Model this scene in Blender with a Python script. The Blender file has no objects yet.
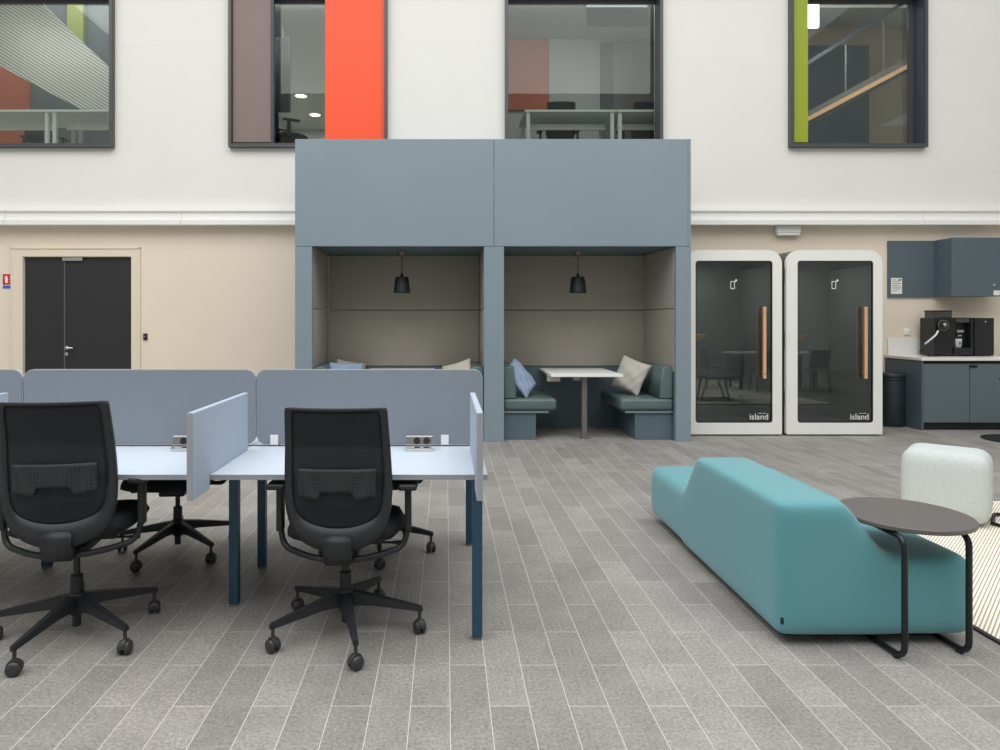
import bpy, bmesh, math, random
from mathutils import Vector, Matrix
random.seed(5)
C = bpy.context.scene.collection
PI = math.pi
F, VX, VY, H = 664.0, 446.0, 319.0, 1.42      # focal length in px, vanishing point, eye height

# ------------------------------------------------------------------ materials
def lin(r, g, b):
    f = lambda c: (c/255/12.92) if c/255 <= .04045 else ((c/255+.055)/1.055)**2.4
    return (f(r), f(g), f(b), 1)

def mat(name, rgb, rough=.5, metal=0, noise=0, nscale=30, bump=0, bscale=200, spec=.5, sheen=0, coat=0):
    m = bpy.data.materials.new(name); m.use_nodes = True
    nt = m.node_tree; b = nt.nodes['Principled BSDF']
    c = lin(*rgb)
    b.inputs['Base Color'].default_value = c
    b.inputs['Roughness'].default_value = rough
    b.inputs['Metallic'].default_value = metal
    b.inputs['Specular IOR Level'].default_value = spec
    b.inputs['Sheen Weight'].default_value = sheen
    b.inputs['Coat Weight'].default_value = coat
    tc = nt.nodes.new('ShaderNodeTexCoord')
    if noise:
        n = nt.nodes.new('ShaderNodeTexNoise'); n.inputs['Scale'].default_value = nscale
        n.inputs['Detail'].default_value = 5
        nt.links.new(tc.outputs['Object'], n.inputs['Vector'])
        r = nt.nodes.new('ShaderNodeMapRange')
        r.inputs['From Min'].default_value = .3; r.inputs['From Max'].default_value = .7
        r.inputs['To Min'].default_value = 1-noise; r.inputs['To Max'].default_value = 1+noise
        nt.links.new(n.outputs['Fac'], r.inputs['Value'])
        v = nt.nodes.new('ShaderNodeVectorMath'); v.operation = 'SCALE'
        v.inputs[0].default_value = c[:3]
        nt.links.new(r.outputs['Result'], v.inputs['Scale'])
        nt.links.new(v.outputs['Vector'], b.inputs['Base Color'])
    if bump:
        n = nt.nodes.new('ShaderNodeTexNoise'); n.inputs['Scale'].default_value = bscale
        nt.links.new(tc.outputs['Object'], n.inputs['Vector'])
        bp = nt.nodes.new('ShaderNodeBump'); bp.inputs['Strength'].default_value = bump
        bp.inputs['Distance'].default_value = .002
        nt.links.new(n.outputs['Fac'], bp.inputs['Height'])
        nt.links.new(bp.outputs['Normal'], b.inputs['Normal'])
    return m

def mat_emit(name, rgb, s):
    m = bpy.data.materials.new(name); m.use_nodes = True
    b = m.node_tree.nodes['Principled BSDF']
    b.inputs['Base Color'].default_value = lin(*rgb)
    b.inputs['Emission Color'].default_value = lin(*rgb)
    b.inputs['Emission Strength'].default_value = s
    return m

def mat_glass(name, tint, refl=1.0, ior=1.5):
    m = bpy.data.materials.new(name); m.use_nodes = True
    nt = m.node_tree
    for n in list(nt.nodes): nt.nodes.remove(n)
    o = nt.nodes.new('ShaderNodeOutputMaterial'); mx = nt.nodes.new('ShaderNodeMixShader')
    t = nt.nodes.new('ShaderNodeBsdfTransparent'); t.inputs['Color'].default_value = (*tint, 1)
    g = nt.nodes.new('ShaderNodeBsdfGlossy'); g.inputs['Roughness'].default_value = .01
    g.inputs['Color'].default_value = (.95, 1, .97, 1)
    f = nt.nodes.new('ShaderNodeFresnel'); f.inputs['IOR'].default_value = ior
    ml = nt.nodes.new('ShaderNodeMath'); ml.operation = 'MULTIPLY'; ml.inputs[1].default_value = refl
    nt.links.new(f.outputs[0], ml.inputs[0]); nt.links.new(ml.outputs[0], mx.inputs[0])
    nt.links.new(t.outputs[0], mx.inputs[1]); nt.links.new(g.outputs[0], mx.inputs[2])
    nt.links.new(mx.outputs[0], o.inputs[0])
    return m

def mat_mesh(name, rgb, open_=.08):
    m = mat(name, rgb, .8); nt = m.node_tree
    b = nt.nodes['Principled BSDF']; b.inputs['Alpha'].default_value = 1-open_
    return m

def mat_floor():
    m = bpy.data.materials.new('floor_tiles'); m.use_nodes = True
    nt = m.node_tree; L = nt.links; b = nt.nodes['Principled BSDF']
    g = nt.nodes.new('ShaderNodeNewGeometry')
    sp = nt.nodes.new('ShaderNodeSeparateXYZ'); L.new(g.outputs['Position'], sp.inputs[0])
    ax = nt.nodes.new('ShaderNodeMath'); ax.inputs[1].default_value = -2.7245-.2885+.577*200
    L.new(sp.outputs['Y'], ax.inputs[0])
    ay = nt.nodes.new('ShaderNodeMath'); ay.inputs[1].default_value = -.0152+.1453*400
    L.new(sp.outputs['X'], ay.inputs[0])
    cb = nt.nodes.new('ShaderNodeCombineXYZ'); L.new(ax.outputs[0], cb.inputs[0]); L.new(ay.outputs[0], cb.inputs[1])
    br = nt.nodes.new('ShaderNodeTexBrick')
    br.offset = .5; br.offset_frequency = 2; br.squash = 1
    br.inputs['Scale'].default_value = 1
    br.inputs['Mortar Size'].default_value = .0014
    br.inputs['Mortar Smooth'].default_value = .3
    br.inputs['Brick Width'].default_value = .577
    br.inputs['Row Height'].default_value = .1453
    br.inputs['Bias'].default_value = 0
    br.inputs['Color1'].default_value = (.87, .87, .87, 1); br.inputs['Color2'].default_value = (1.12, 1.12, 1.12, 1)
    br.inputs['Mortar'].default_value = (1, 1, 1, 1)
    L.new(cb.outputs[0], br.inputs['Vector'])
    # mottling at two scales
    def noise(s, d, a, lo, hi):
        n = nt.nodes.new('ShaderNodeTexNoise'); n.inputs['Scale'].default_value = s; n.inputs['Detail'].default_value = d
        n.inputs['Roughness'].default_value = .7
        L.new(g.outputs['Position'], n.inputs['Vector'])
        r = nt.nodes.new('ShaderNodeMapRange'); r.inputs['From Min'].default_value = lo; r.inputs['From Max'].default_value = hi
        r.inputs['To Min'].default_value = 1-a; r.inputs['To Max'].default_value = 1+a
        L.new(n.outputs['Fac'], r.inputs['Value']); return r.outputs[0]
    n1 = noise(3.5, 5, .14, .3, .7); n2 = noise(75, 5, .34, .32, .68); n3 = noise(260, 2, .32, .3, .7)
    mm = nt.nodes.new('ShaderNodeMath'); mm.operation = 'MULTIPLY'; L.new(n1, mm.inputs[0]); L.new(n2, mm.inputs[1])
    m2 = nt.nodes.new('ShaderNodeMath'); m2.operation = 'MULTIPLY'; L.new(mm.outputs[0], m2.inputs[0]); L.new(n3, m2.inputs[1])
    vs = nt.nodes.new('ShaderNodeVectorMath'); vs.operation = 'MULTIPLY'; vs.inputs[1].default_value = lin(*FLOOR_RGB)[:3]
    L.new(br.outputs['Color'], vs.inputs[0])
    v2 = nt.nodes.new('ShaderNodeVectorMath'); v2.operation = 'SCALE'; L.new(vs.outputs[0], v2.inputs[0]); L.new(m2.outputs[0], v2.inputs['Scale'])
    mx = nt.nodes.new('ShaderNodeMix'); mx.data_type = 'RGBA'
    L.new(br.outputs['Fac'], mx.inputs['Factor']); L.new(v2.outputs[0], mx.inputs[6]); mx.inputs[7].default_value = lin(*GROUT_RGB)
    L.new(mx.outputs[2], b.inputs['Base Color'])
    b.inputs['Roughness'].default_value = .55
    b.inputs['Specular IOR Level'].default_value = .4
    bp = nt.nodes.new('ShaderNodeBump'); bp.inputs['Strength'].default_value = .25; bp.inputs['Distance'].default_value = .002
    L.new(m2.outputs[0], bp.inputs['Height']); L.new(bp.outputs[0], b.inputs['Normal'])
    return m

def mat_stripes(name, c1, c2, ang, period, rough=.8, duty=.5, axis='XY', bump=.4):
    m = bpy.data.materials.new(name); m.use_nodes = True
    nt = m.node_tree; L = nt.links; b = nt.nodes['Principled BSDF']; b.inputs['Roughness'].default_value = rough
    g = nt.nodes.new('ShaderNodeNewGeometry')
    d = nt.nodes.new('ShaderNodeVectorMath'); d.operation = 'DOT_PRODUCT'
    nx, ny = -math.sin(ang), math.cos(ang)
    d.inputs[1].default_value = (nx, ny, 0) if axis == 'XY' else (nx, 0, ny)
    L.new(g.outputs['Position'], d.inputs[0])
    s = nt.nodes.new('ShaderNodeMath'); s.operation = 'MULTIPLY'; s.inputs[1].default_value = 2*PI/period; L.new(d.outputs['Value'], s.inputs[0])
    sn = nt.nodes.new('ShaderNodeMath'); sn.operation = 'SINE'; L.new(s.outputs[0], sn.inputs[0])
    r = nt.nodes.new('ShaderNodeMapRange'); r.inputs['From Min'].default_value = -1; r.inputs['From Max'].default_value = 2*duty-1+.3
    L.new(sn.outputs[0], r.inputs['Value'])
    mx = nt.nodes.new('ShaderNodeMix'); mx.data_type = 'RGBA'; mx.inputs[6].default_value = lin(*c1); mx.inputs[7].default_value = lin(*c2)
    L.new(r.outputs[0], mx.inputs['Factor']); L.new(mx.outputs[2], b.inputs['Base Color'])
    bp = nt.nodes.new('ShaderNodeBump'); bp.inputs['Strength'].default_value = bump; bp.inputs['Distance'].default_value = .004
    L.new(r.outputs[0], bp.inputs['Height']); L.new(bp.outputs[0], b.inputs['Normal'])
    return m

def mat_dots(name, c1, c2, scale):
    m = mat(name, c1, .55); nt = m.node_tree; L = nt.links; b = nt.nodes['Principled BSDF']
    tc = nt.nodes.new('ShaderNodeTexCoord'); v = nt.nodes.new('ShaderNodeTexVoronoi'); v.inputs['Scale'].default_value = scale
    v.inputs['Randomness'].default_value = .15
    L.new(tc.outputs['Object'], v.inputs['Vector'])
    r = nt.nodes.new('ShaderNodeMapRange'); r.inputs['From Min'].default_value = .28; r.inputs['From Max'].default_value = .4
    L.new(v.outputs['Distance'], r.inputs['Value'])
    mx = nt.nodes.new('ShaderNodeMix'); mx.data_type = 'RGBA'; mx.inputs[6].default_value = lin(*c2); mx.inputs[7].default_value = lin(*c1)
    L.new(r.outputs[0], mx.inputs['Factor']); L.new(mx.outputs[2], b.inputs['Base Color'])
    return m

def mat_wood(name, c1, c2, s=6):
    m = mat(name, c1, .45); nt = m.node_tree; L = nt.links; b = nt.nodes['Principled BSDF']
    tc = nt.nodes.new('ShaderNodeTexCoord'); mp = nt.nodes.new('ShaderNodeMapping'); mp.inputs['Scale'].default_value = (8, 8, .6)
    n = nt.nodes.new('ShaderNodeTexNoise'); n.inputs['Scale'].default_value = s; n.inputs['Detail'].default_value = 5
    L.new(tc.outputs['Object'], mp.inputs[0]); L.new(mp.outputs[0], n.inputs['Vector'])
    mx = nt.nodes.new('ShaderNodeMix'); mx.data_type = 'RGBA'; mx.inputs[6].default_value = lin(*c1); mx.inputs[7].default_value = lin(*c2)
    L.new(n.outputs['Fac'], mx.inputs['Factor']); L.new(mx.outputs[2], b.inputs['Base Color'])
    return m

FLOOR_RGB = (144, 140, 136); GROUT_RGB = (212, 208, 202)
M = dict(
    floor=mat_floor(),
    white_wall=mat('white_plaster', (231, 230, 225), .8, noise=.012, nscale=1.5, bump=.05, bscale=60),
    far_wall=mat('grey_atrium_plaster', (178, 178, 174), .8, noise=.02, nscale=1),
    beige_wall=mat('beige_plaster', (235, 222, 204), .8, noise=.02, nscale=1.2, bump=.08, bscale=90),
    white_trim=mat('white_trim', (240, 240, 237), .5),
    cream_trim=mat('cream_paint', (232, 220, 200), .5),
    black_door=mat('black_laminate', (42, 42, 44), .45, noise=.08, nscale=3),
    frame=mat('dark_grey_aluminium', (78, 80, 82), .4, metal=.2),
    frame_in=mat('navy_grey_aluminium', (52, 62, 74), .4),
    steel=mat('brushed_steel', (190, 190, 190), .3, metal=.9),
    chrome=mat('chrome', (215, 215, 215), .12, metal=1),
    booth=mat('blue_grey_laminate', (130, 146, 156), .45, noise=.03, nscale=1.3),
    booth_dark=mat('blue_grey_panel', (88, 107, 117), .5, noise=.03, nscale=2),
    pad=mat('taupe_fabric_padding', (158, 153, 143), .9, noise=.05, nscale=180, bump=.3, bscale=500),
    leather=mat('green_grey_leatherette', (88, 107, 107), .42, noise=.05, nscale=4, bump=.06, bscale=300),
    table_white=mat('white_laminate', (240, 240, 238), .4),
    grey_metal=mat('grey_metal', (120, 118, 116), .4, metal=.4),
    socket_beige=mat('beige_plastic', (196, 190, 178), .5),
    black_shade=mat('black_lamp_metal', (36, 42, 46), .45),
    pod_white=mat('white_lacquer', (240, 241, 236), .3, coat=.2),
    pod_side=mat('pod_gap_grey', (92, 92, 88), .6),  # shell colour darkened to paint in the dark gap between the pods
    pod_in=mat('dark_grey_felt', (138, 146, 149), .9, noise=.06, nscale=40),
    pod_black=mat('black_plinth', (22, 22, 24), .5),
    pod_glass=mat_glass('tinted_pod_glass', (.78, .81, .80), 1.2, 1.5),
    seal=mat('black_rubber', (26, 28, 28), .5),
    oak=mat_wood('pale_oak', (230, 190, 150), (210, 166, 124)),
    copper=mat('copper_brown', (170, 106, 70), .4),
    decal=mat('white_decal', (238, 238, 236), .6),
    kitchen=mat('slate_blue_front', (98, 112, 117), .5, noise=.02, nscale=2),
    kitchen_side=mat('slate_blue_panel', (88, 102, 110), .5, noise=.02, nscale=2),
    worktop=mat('white_worktop', (240, 238, 232), .3),
    black=mat('black_plastic', (24, 26, 28), .38),
    gloss_black=mat('gloss_black', (14, 17, 22), .08, coat=.6),
    smoke=mat('smoked_plastic', (70, 68, 66), .2),
    paper=mat('white_paper', (236, 236, 232), .8),
    ink=mat('grey_ink', (110, 112, 116), .8),
    blue_ink=mat('blue_ink', (50, 110, 190), .6),
    red=mat('red_enamel', (205, 32, 48), .5),
    bin=mat('dark_bin_metal', (44, 54, 60), .45),
    desk=mat('pale_grey_laminate', (196, 207, 218), .42),
    desk_edge=mat('grey_edge_band', (150, 158, 166), .5),
    desk_leg=mat('petrol_blue_steel', (34, 74, 98), .38, metal=.15),
    screen=mat('slate_grey_felt', (134, 142, 152), .92, noise=.05, nscale=260, bump=.3, bscale=700),
    piping=mat('silver_edge', (176, 182, 188), .5),
    divider=mat('light_blue_grey_fabric', (168, 180, 196), .9, noise=.05, nscale=260, bump=.3, bscale=700),
    divider_edge=mat('grey_band', (152, 156, 162), .8),
    chair=mat('black_nylon', (29, 32, 36), .5),
    chair_light=mat('charcoal_nylon', (36, 40, 44), .45),
    chair_fabric=mat('black_fabric', (22, 25, 30), .9, noise=.1, nscale=200),
    chair_mesh=mat_mesh('black_net', (20, 25, 33), .09),
    lumbar=mat_dots('perforated_plastic', (40, 43, 47), (14, 16, 19), 70),
    caster=mat('caster_grey', (52, 52, 54), .4),
    sofa=mat('teal_wool', (86, 148, 156), .85, noise=.03, nscale=300, bump=.25, bscale=500, sheen=.3),
    sofa_base=mat('black_base', (22, 26, 28), .7),
    top_dark=mat('dark_brown_laminate', (92, 88, 86), .4, noise=.03, nscale=60),
    tube=mat('black_steel_tube', (30, 34, 38), .35, metal=.3),
    pouf=mat('pale_woven_fabric', (196, 203, 202), .9, noise=.06, nscale=60, bump=.5, bscale=240),
    rug=mat_stripes('ribbed_cream_rug', (158, 146, 124), (244, 238, 222), PI/4, .0158, .95, .45),
    rug_edge=mat('dark_rug_binding', (58, 54, 52), .9),
    orange=mat('orange_panel', (252, 84, 34), .45),
    brown=mat('brown_panel', (128, 112, 106), .45, noise=.02, nscale=3),
    lime=mat('lime_panel', (154, 168, 42), .45),
    win_glass=mat_glass('window_glass', (.84, .87, .85), .7, 1.5),
    room_grey=mat('room_grey', (176, 178, 174), .8),
    room_dark=mat('room_dark', (92, 98, 102), .8),
    room_taupe=mat('room_taupe', (158, 146, 134), .8),
    olive=mat('olive_panel', (140, 146, 84), .6),
    rust=mat('rust_panel', (176, 92, 66), .7),
    soffit=mat_stripes('ribbed_metal_soffit', (84, 88, 84), (158, 158, 149), math.radians(-32), .044, .5, .5, 'XZ', .2),
    lamp=mat_emit('lamp_glow', (255, 250, 240), 6),
    blue_cushion=mat('pale_blue_cotton', (150, 168, 194), .9, noise=.05, nscale=100, bump=.3, bscale=300),
    grey_cushion=mat('pale_grey_linen', (190, 186, 178), .9, noise=.06, nscale=100, bump=.3, bscale=300),
    cream_cushion=mat('cream_linen', (206, 200, 184), .9, noise=.06, nscale=100, bump=.3, bscale=300),
    shell=mat('grey_shell', (120, 122, 124), .5),
)

# ------------------------------------------------------------------ object helpers
ORG = {}
def tag(o, label, cat, group=None):
    o['label'] = label; o['category'] = cat
    if group: o['group'] = group
    return o
def thing(name, loc, label, cat, group=None):
    o = bpy.data.objects.new(name, None); C.objects.link(o); o.empty_display_size = .1
    o.location = loc; ORG[o] = Vector(loc)
    return tag(o, label, cat, group)

class MB:
    def __init__(s): s.bm = bmesh.new(); s.smooth_all = False
    def _add(s, b2, mtx=None, smooth=False):
        if mtx is not None: b2.transform(mtx)
        for f in b2.faces: f.smooth = smooth
        me = bpy.data.meshes.new('t'); b2.to_mesh(me); b2.free(); s.bm.from_mesh(me); bpy.data.meshes.remove(me); return s
    def box(s, x0, x1, y0, y1, z0, z1, bev=0, seg=2, mtx=None):
        b = bmesh.new(); bmesh.ops.create_cube(b, size=1)
        for v in b.verts: v.co = Vector(((x0+x1)/2+v.co.x*(x1-x0), (y0+y1)/2+v.co.y*(y1-y0), (z0+z1)/2+v.co.z*(z1-z0)))
        if bev: bmesh.ops.bevel(b, geom=list(b.edges), offset=bev, segments=seg, affect='EDGES', profile=.5)
        return s._add(b, mtx, bool(bev) and seg > 2)
    def lathe(s, prof, cx=0, cy=0, n=32, smooth=True, mtx=None):   # profile of (r, z)
        b = bmesh.new(); rings = []
        for r, z in prof:
            if r < 1e-6: rings.append([b.verts.new((cx, cy, z))])
            else: rings.append([b.verts.new((cx+r*math.cos(2*PI*i/n), cy+r*math.sin(2*PI*i/n), z)) for i in range(n)])
        for a, c in zip(rings, rings[1:]):
            for i in range(n):
                j = (i+1) % n
                q = [a[i % len(a)], a[j % len(a)], c[j % len(c)], c[i % len(c)]]
                q = list(dict.fromkeys(q))
                if len(q) > 2:
                    try: b.faces.new(q)
                    except ValueError: pass
        bmesh.ops.recalc_face_normals(b, faces=b.faces)
        return s._add(b, mtx, smooth)
    def cyl(s, cx, cy, z0, z1, r, n=24, r2=None, mtx=None):
        r2 = r if r2 is None else r2; e = min(.003, r*.2, abs(z1-z0)*.3)
        return s.lathe([(0, z0), (r-e, z0), (r, z0+e), (r2, z1-e), (r2-e, z1), (0, z1)], cx, cy, n, False, mtx)
    def tube(s, pts, r, n=10, close=False):
        b = bmesh.new(); P = [Vector(p) for p in pts]; rings = []; up = None
        N = len(P)
        for i, p in enumerate(P):
            if close: t = (P[(i+1) % N]-P[i-1]).normalized()
            else: t = (P[min(i+1, N-1)]-P[max(i-1, 0)]).normalized()
            if up is None:
                up = Vector((0, 0, 1)) if abs(t.z) < .9 else Vector((1, 0, 0))
            u = (up-t*up.dot(t)).normalized(); w = t.cross(u); up = u
            rr = r[i] if isinstance(r, (list, tuple)) else r
            rings.append([b.verts.new(p+u*rr*math.cos(2*PI*k/n)+w*rr*math.sin(2*PI*k/n)) for k in range(n)])
        prs = list(zip(rings, rings[1:])) + ([(rings[-1], rings[0])] if close else [])
        for a, c in prs:
            for k in range(n): b.faces.new([a[k], a[(k+1) % n], c[(k+1) % n], c[k]])
        if not close: b.faces.new(rings[0]); b.faces.new(list(reversed(rings[-1])))
        bmesh.ops.recalc_face_normals(b, faces=b.faces)
        return s._add(b, None, True)
    def prism(s, pts, d0, d1, axis='Y', bev=0, seg=2, mtx=None, smooth=False):   # polygon extruded along axis
        b = bmesh.new()
        def P(p, d): return {'Y': (p[0], d, p[1]), 'Z': (p[0], p[1], d), 'X': (d, p[0], p[1])}[axis]
        a = [b.verts.new(P(p, d0)) for p in pts]; c = [b.verts.new(P(p, d1)) for p in pts]
        fa = b.faces.new(a); fc = b.faces.new(list(reversed(c)))
        for i in range(len(pts)): j = (i+1) % len(pts); b.faces.new([a[j], a[i], c[i], c[j]])
        bmesh.ops.recalc_face_normals(b, faces=b.faces)
        if bev:
            es = [e for e in b.edges if (fa in e.link_faces or fc in e.link_faces)]
            bmesh.ops.bevel(b, geom=es, offset=bev, segments=seg, affect='EDGES', profile=.5)
        return s._add(b, mtx, smooth)
    def ring(s, outer, inner, d0, d1, axis='Y', mtx=None):
        b = bmesh.new(); n = len(outer)
        def P(p, d): return {'Y': (p[0], d, p[1]), 'Z': (p[0], p[1], d)}[axis]
        A = [[b.verts.new(P(p, d)) for p in L] for d in (d0, d1) for L in (outer, inner)]
        o0, i0, o1, i1 = A
        for k in range(n):
            j = (k+1) % n
            for q in ([o0[k], o0[j], i0[j], i0[k]], [o1[k], i1[k], i1[j], o1[j]], [o0[k], o1[k], o1[j], o0[j]], [i0[k], i0[j], i1[j], i1[k]]):
                b.faces.new(q)
        bmesh.ops.recalc_face_normals(b, faces=b.faces)
        return s._add(b, mtx)
    def slab(s, fn, nu, nv, off, close_u=False):  # two sheets fn(u,v) and fn+off, closed at the rim
        b = bmesh.new(); off = Vector(off)
        A = [[b.verts.new(Vector(fn(i/nu, j/nv))) for j in range(nv+1)] for i in range(nu+1)]
        B = [[b.verts.new(v.co+off) for v in r] for r in A]
        for i in range(nu):
            for j in range(nv):
                b.faces.new([A[i][j], A[i+1][j], A[i+1][j+1], A[i][j+1]]); b.faces.new([B[i][j], B[i][j+1], B[i+1][j+1], B[i+1][j]])
        for i in range(nu):
            for j in (0, nv): b.faces.new([A[i][j], A[i+1][j], B[i+1][j], B[i][j]])
        for j in range(nv):
            for i in (0, nu): b.faces.new([A[i][j], A[i][j+1], B[i][j+1], B[i][j]])
        bmesh.ops.recalc_face_normals(b, faces=b.faces)
        return s._add(b, None, True)
    def build(s, name, m, parent=None, kind=None, local=False):
        me = bpy.data.meshes.new(name); bm = s.bm
        bmesh.ops.recalc_face_normals(bm, faces=bm.faces)
        o = bpy.data.objects.new(name, me)
        if parent is not None:
            org = ORG.get(parent, Vector())
            if not local: bm.transform(Matrix.Translation(-org))
            ORG[o] = org; o.parent = parent
        else:
            xs = [v.co for v in bm.verts]
            org = Vector(((min(v.x for v in xs)+max(v.x for v in xs))/2, (min(v.y for v in xs)+max(v.y for v in xs))/2, min(v.z for v in xs)))
            bm.transform(Matrix.Translation(-org)); o.location = org; ORG[o] = org
        bm.to_mesh(me); bm.free(); me.materials.append(m); C.objects.link(o)
        if kind: o['kind'] = kind
        return o

def struct(name, mb, m): return mb.build(name, m, kind='structure')
def copy_tree(o, parent=None):
    c = o.copy(); C.objects.link(c)
    if parent is not None: c.parent = parent
    for ch in list(o.children): copy_tree(ch, c)
    return c
def rrect(x0, x1, z0, z1, r, n=6):
    """rounded rectangle outline, r = radius or (bl, br, tr, tl)"""
    if not isinstance(r, (list, tuple)): r = (r,)*4
    P = []
    for (cx, cz, a0, rr) in ((x0+r[0], z0+r[0], PI, r[0]), (x1-r[1], z0+r[1], 1.5*PI, r[1]), (x1-r[2], z1-r[2], 0, r[2]), (x0+r[3], z1-r[3], .5*PI, r[3])):
        for k in range(n+1):
            a = a0+k/n*PI/2; P.append((cx+rr*math.cos(a), cz+rr*math.sin(a)))
    return P
def fillet(pts, rad, n=6):
    P = [Vector(p) for p in pts]; out = [P[0]]
    for i in range(1, len(P)-1):
        a = (P[i-1]-P[i]); b = (P[i+1]-P[i]); r = min(rad, a.length*.49, b.length*.49)
        A = P[i]+a.normalized()*r; B = P[i]+b.normalized()*r
        for k in range(n+1):
            t = k/n; out.append(A*(1-t)**2+P[i]*2*t*(1-t)+B*t*t)
    out.append(P[-1]); return out
def smoothstep(t): t = max(0, min(1, t)); return t*t*(3-2*t)
def text(s, name, size, m, parent, loc):
    cu = bpy.data.curves.new(name, 'FONT'); cu.body = s; cu.size = size; cu.align_x = 'LEFT'
    o = bpy.data.objects.new(name, cu); C.objects.link(o)
    dg = bpy.context.evaluated_depsgraph_get(); me = bpy.data.meshes.new_from_object(o.evaluated_get(dg))
    bpy.data.objects.remove(o)
    b = bmesh.new(); b.from_mesh(me); b.transform(Matrix.Translation(Vector(loc)) @ Matrix.Rotation(PI/2, 4, 'X'))
    q = MB(); q._add(b); return q.build(name, m, parent)

# ------------------------------------------------------------------ the setting
WY = 9.17           # lower back wall
struct('floor', MB().box(-9.6, 10.6, -9, 9.4, -.1, 0), M['floor'])
DX0, DX1, DZ = -5.84, -4.336, 2.283
lw = MB()
lw.box(-9.6, DX0, WY, 9.4, 0, 2.75); lw.box(DX1, 10.6, WY, 9.4, 0, 2.75); lw.box(DX0, DX1, WY, 9.4, DZ, 2.75)
struct('wall_back', lw, M['beige_wall'])
# upper white wall with four window openings
UY = 9.12; WZ0, WZ1 = 3.768, 5.93
wins = [(-6.78, -4.56), (-2.956, -.811), (.82, 2.947), (4.711, 6.555)]
uw = MB(); xs = [-9.6]+[v for w in wins for v in w]+[10.6]
for i in range(0, len(xs), 2):
    uw.box(xs[i], xs[i+1], UY, 9.4, WZ0, 5.17); uw.box(xs[i], xs[i+1], UY, 9.4, 5.174, WZ1)
    uw.box(xs[i], xs[i+1], UY+.0012, 9.4, 5.169, 5.175)
uw.box(-9.6, 10.6, UY, 9.4, 2.75, WZ0); uw.box(-9.6, 10.6, UY, 9.4, WZ1, 9.6)
struct('wall_upper', uw, M['white_wall'])
prof = [(9.0, 2.70), (9.17, 2.70), (9.17, 2.91), (9.02, 2.91), (9.02, 2.885), (9.045, 2.88), (9.045, 2.80), (9.03, 2.795), (9.03, 2.775), (9.0, 2.765)]
tr = MB()
for a, b in ((-9.6, -6.0), (-5.995, -3.6), (-3.595, 2.0), (2.005, 6.5), (6.505, 10.6)):
    tr.prism(prof, a, b, 'X')
struct('trim_1', tr, M['white_trim'])
struct('wall_left', MB().box(-9.9, -9.6, -9, 9.4, 0, 9.6), M['far_wall'])
struct('wall_right', MB().box(10.6, 10.9, -9, 9.4, 0, 9.6), M['far_wall'])
struct('wall_front', MB().box(-9.9, 10.9, -9.3, -9, 0, 17), M['far_wall'])

# the double door
cs = MB()
cs.box(DX0-.155, DX0+.005, WY-.02, WY+.03, 0, 2.283+.115, .006).box(DX1-.005, DX1+.115, WY-.02, WY+.03, 0, 2.398, .006).box(DX0-.155, DX1+.115, WY-.019, WY+.03, 2.279, 2.399, .006)
cs.box(DX0-.155, DX0-.125, WY-.03, WY, 0, 2.41, .005).box(DX1+.09, DX1+.122, WY-.03, WY, 0, 2.41, .005).box(DX0-.155, DX1+.122, WY-.03, WY, 2.385, 2.412, .005)
cs.box(DX0, DX0+.007, WY+.03, 9.38, 0, DZ); cs.box(DX1-.007, DX1, WY+.03, 9.38, 0, DZ); cs.box(DX0, DX1, WY+.03, 9.38, DZ-.007, DZ)
struct('trim_2', cs, M['cream_trim'])
d1 = thing('door_1', (-5.09, 9.25, 0), 'black double door with steel handle in a cream frame', 'door'); d1['kind'] = 'structure'
MB().box(DX0+.008, -5.289, 9.2, 9.24, .01, DZ-.008, .002).build('door_leaf', M['black_door'], d1)
lf = MB().box(-5.281, DX1-.008, 9.2, 9.24, .01, DZ-.008, .002).build('door_leaf', M['black_door'], d1)
MB().box(-5.291, -5.279, 9.197, 9.23, .01, DZ-.008).build('meeting_stile', M['grey_metal'], d1)
hd = MB(); px = -5.255; hz = 1.02
hd.cyl(0, 0, 0, .012, .027, mtx=Matrix.Translation((px, 9.2, hz)) @ Matrix.Rotation(PI/2, 4, 'X'))
hd.tube(fillet([(px, 9.2, hz), (px, 9.14, hz), (px+.12, 9.14, hz)], .02), .011)
hd.cyl(0, 0, 0, .012, .025, mtx=Matrix.Translation((px, 9.2, hz-.085)) @ Matrix.Rotation(PI/2, 4, 'X'))
hd.build('door_handle', M['chrome'], lf)
MB().box(-5.30, -5.02, 9.165, 9.2, 2.222, 2.272, .006).build('door_closer', M['steel'], d1)

# ------------------------------------------------------------------ windows of the upper floor
def window(n, x0, x1, panels, glass, mull=()):
    r = thing('window_%d' % n, ((x0+x1)/2, 9.2, WZ0), '', 'window')
    r['kind'] = 'structure'; del r['label']; del r['category']
    t = .038
    def R(a, b, c, d): return [(a, c), (b, c), (b, d), (a, d)]
    MB().ring(R(x0-.004, x1+.004, WZ0-.004, WZ1+.004), R(x0+t, x1-t, WZ0+t+.008, WZ1-t), 9.035, 9.26).build('window_frame', M['frame'], r)
    gx0, gx1 = glass
    MB().ring(R(x0+t, x1-t, WZ0+t+.008, WZ1-t), R(gx0, gx1, WZ0+.085, WZ1-.12), 9.24, 9.27).build('inner_frame', M['frame'], r)
    MB().box(gx0-.004, gx1+.004, 9.25, 9.262, WZ0+.075, WZ1-.11).build('glass_pane', M['win_glass'], r)
    for a, b, m in panels: MB().box(a, b, 9.085, 9.12, WZ0+.07, WZ1-.055, .004).build('side_panel', M[m], r)
    for a, b in mull: MB().box(a, b, 9.06, 9.13, WZ0+.05, WZ1-.045, .002).build('mullion', M['frame_in'], r)
    return r
window(1, -6.78, -4.55, [], (-6.68, -4.61))
window(2, -2.962, -.803, [(-2.92, -2.395, 'brown'), (-1.655, -.835, 'orange')], (-2.395, -1.66), [(-2.39, -2.35)])
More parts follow.
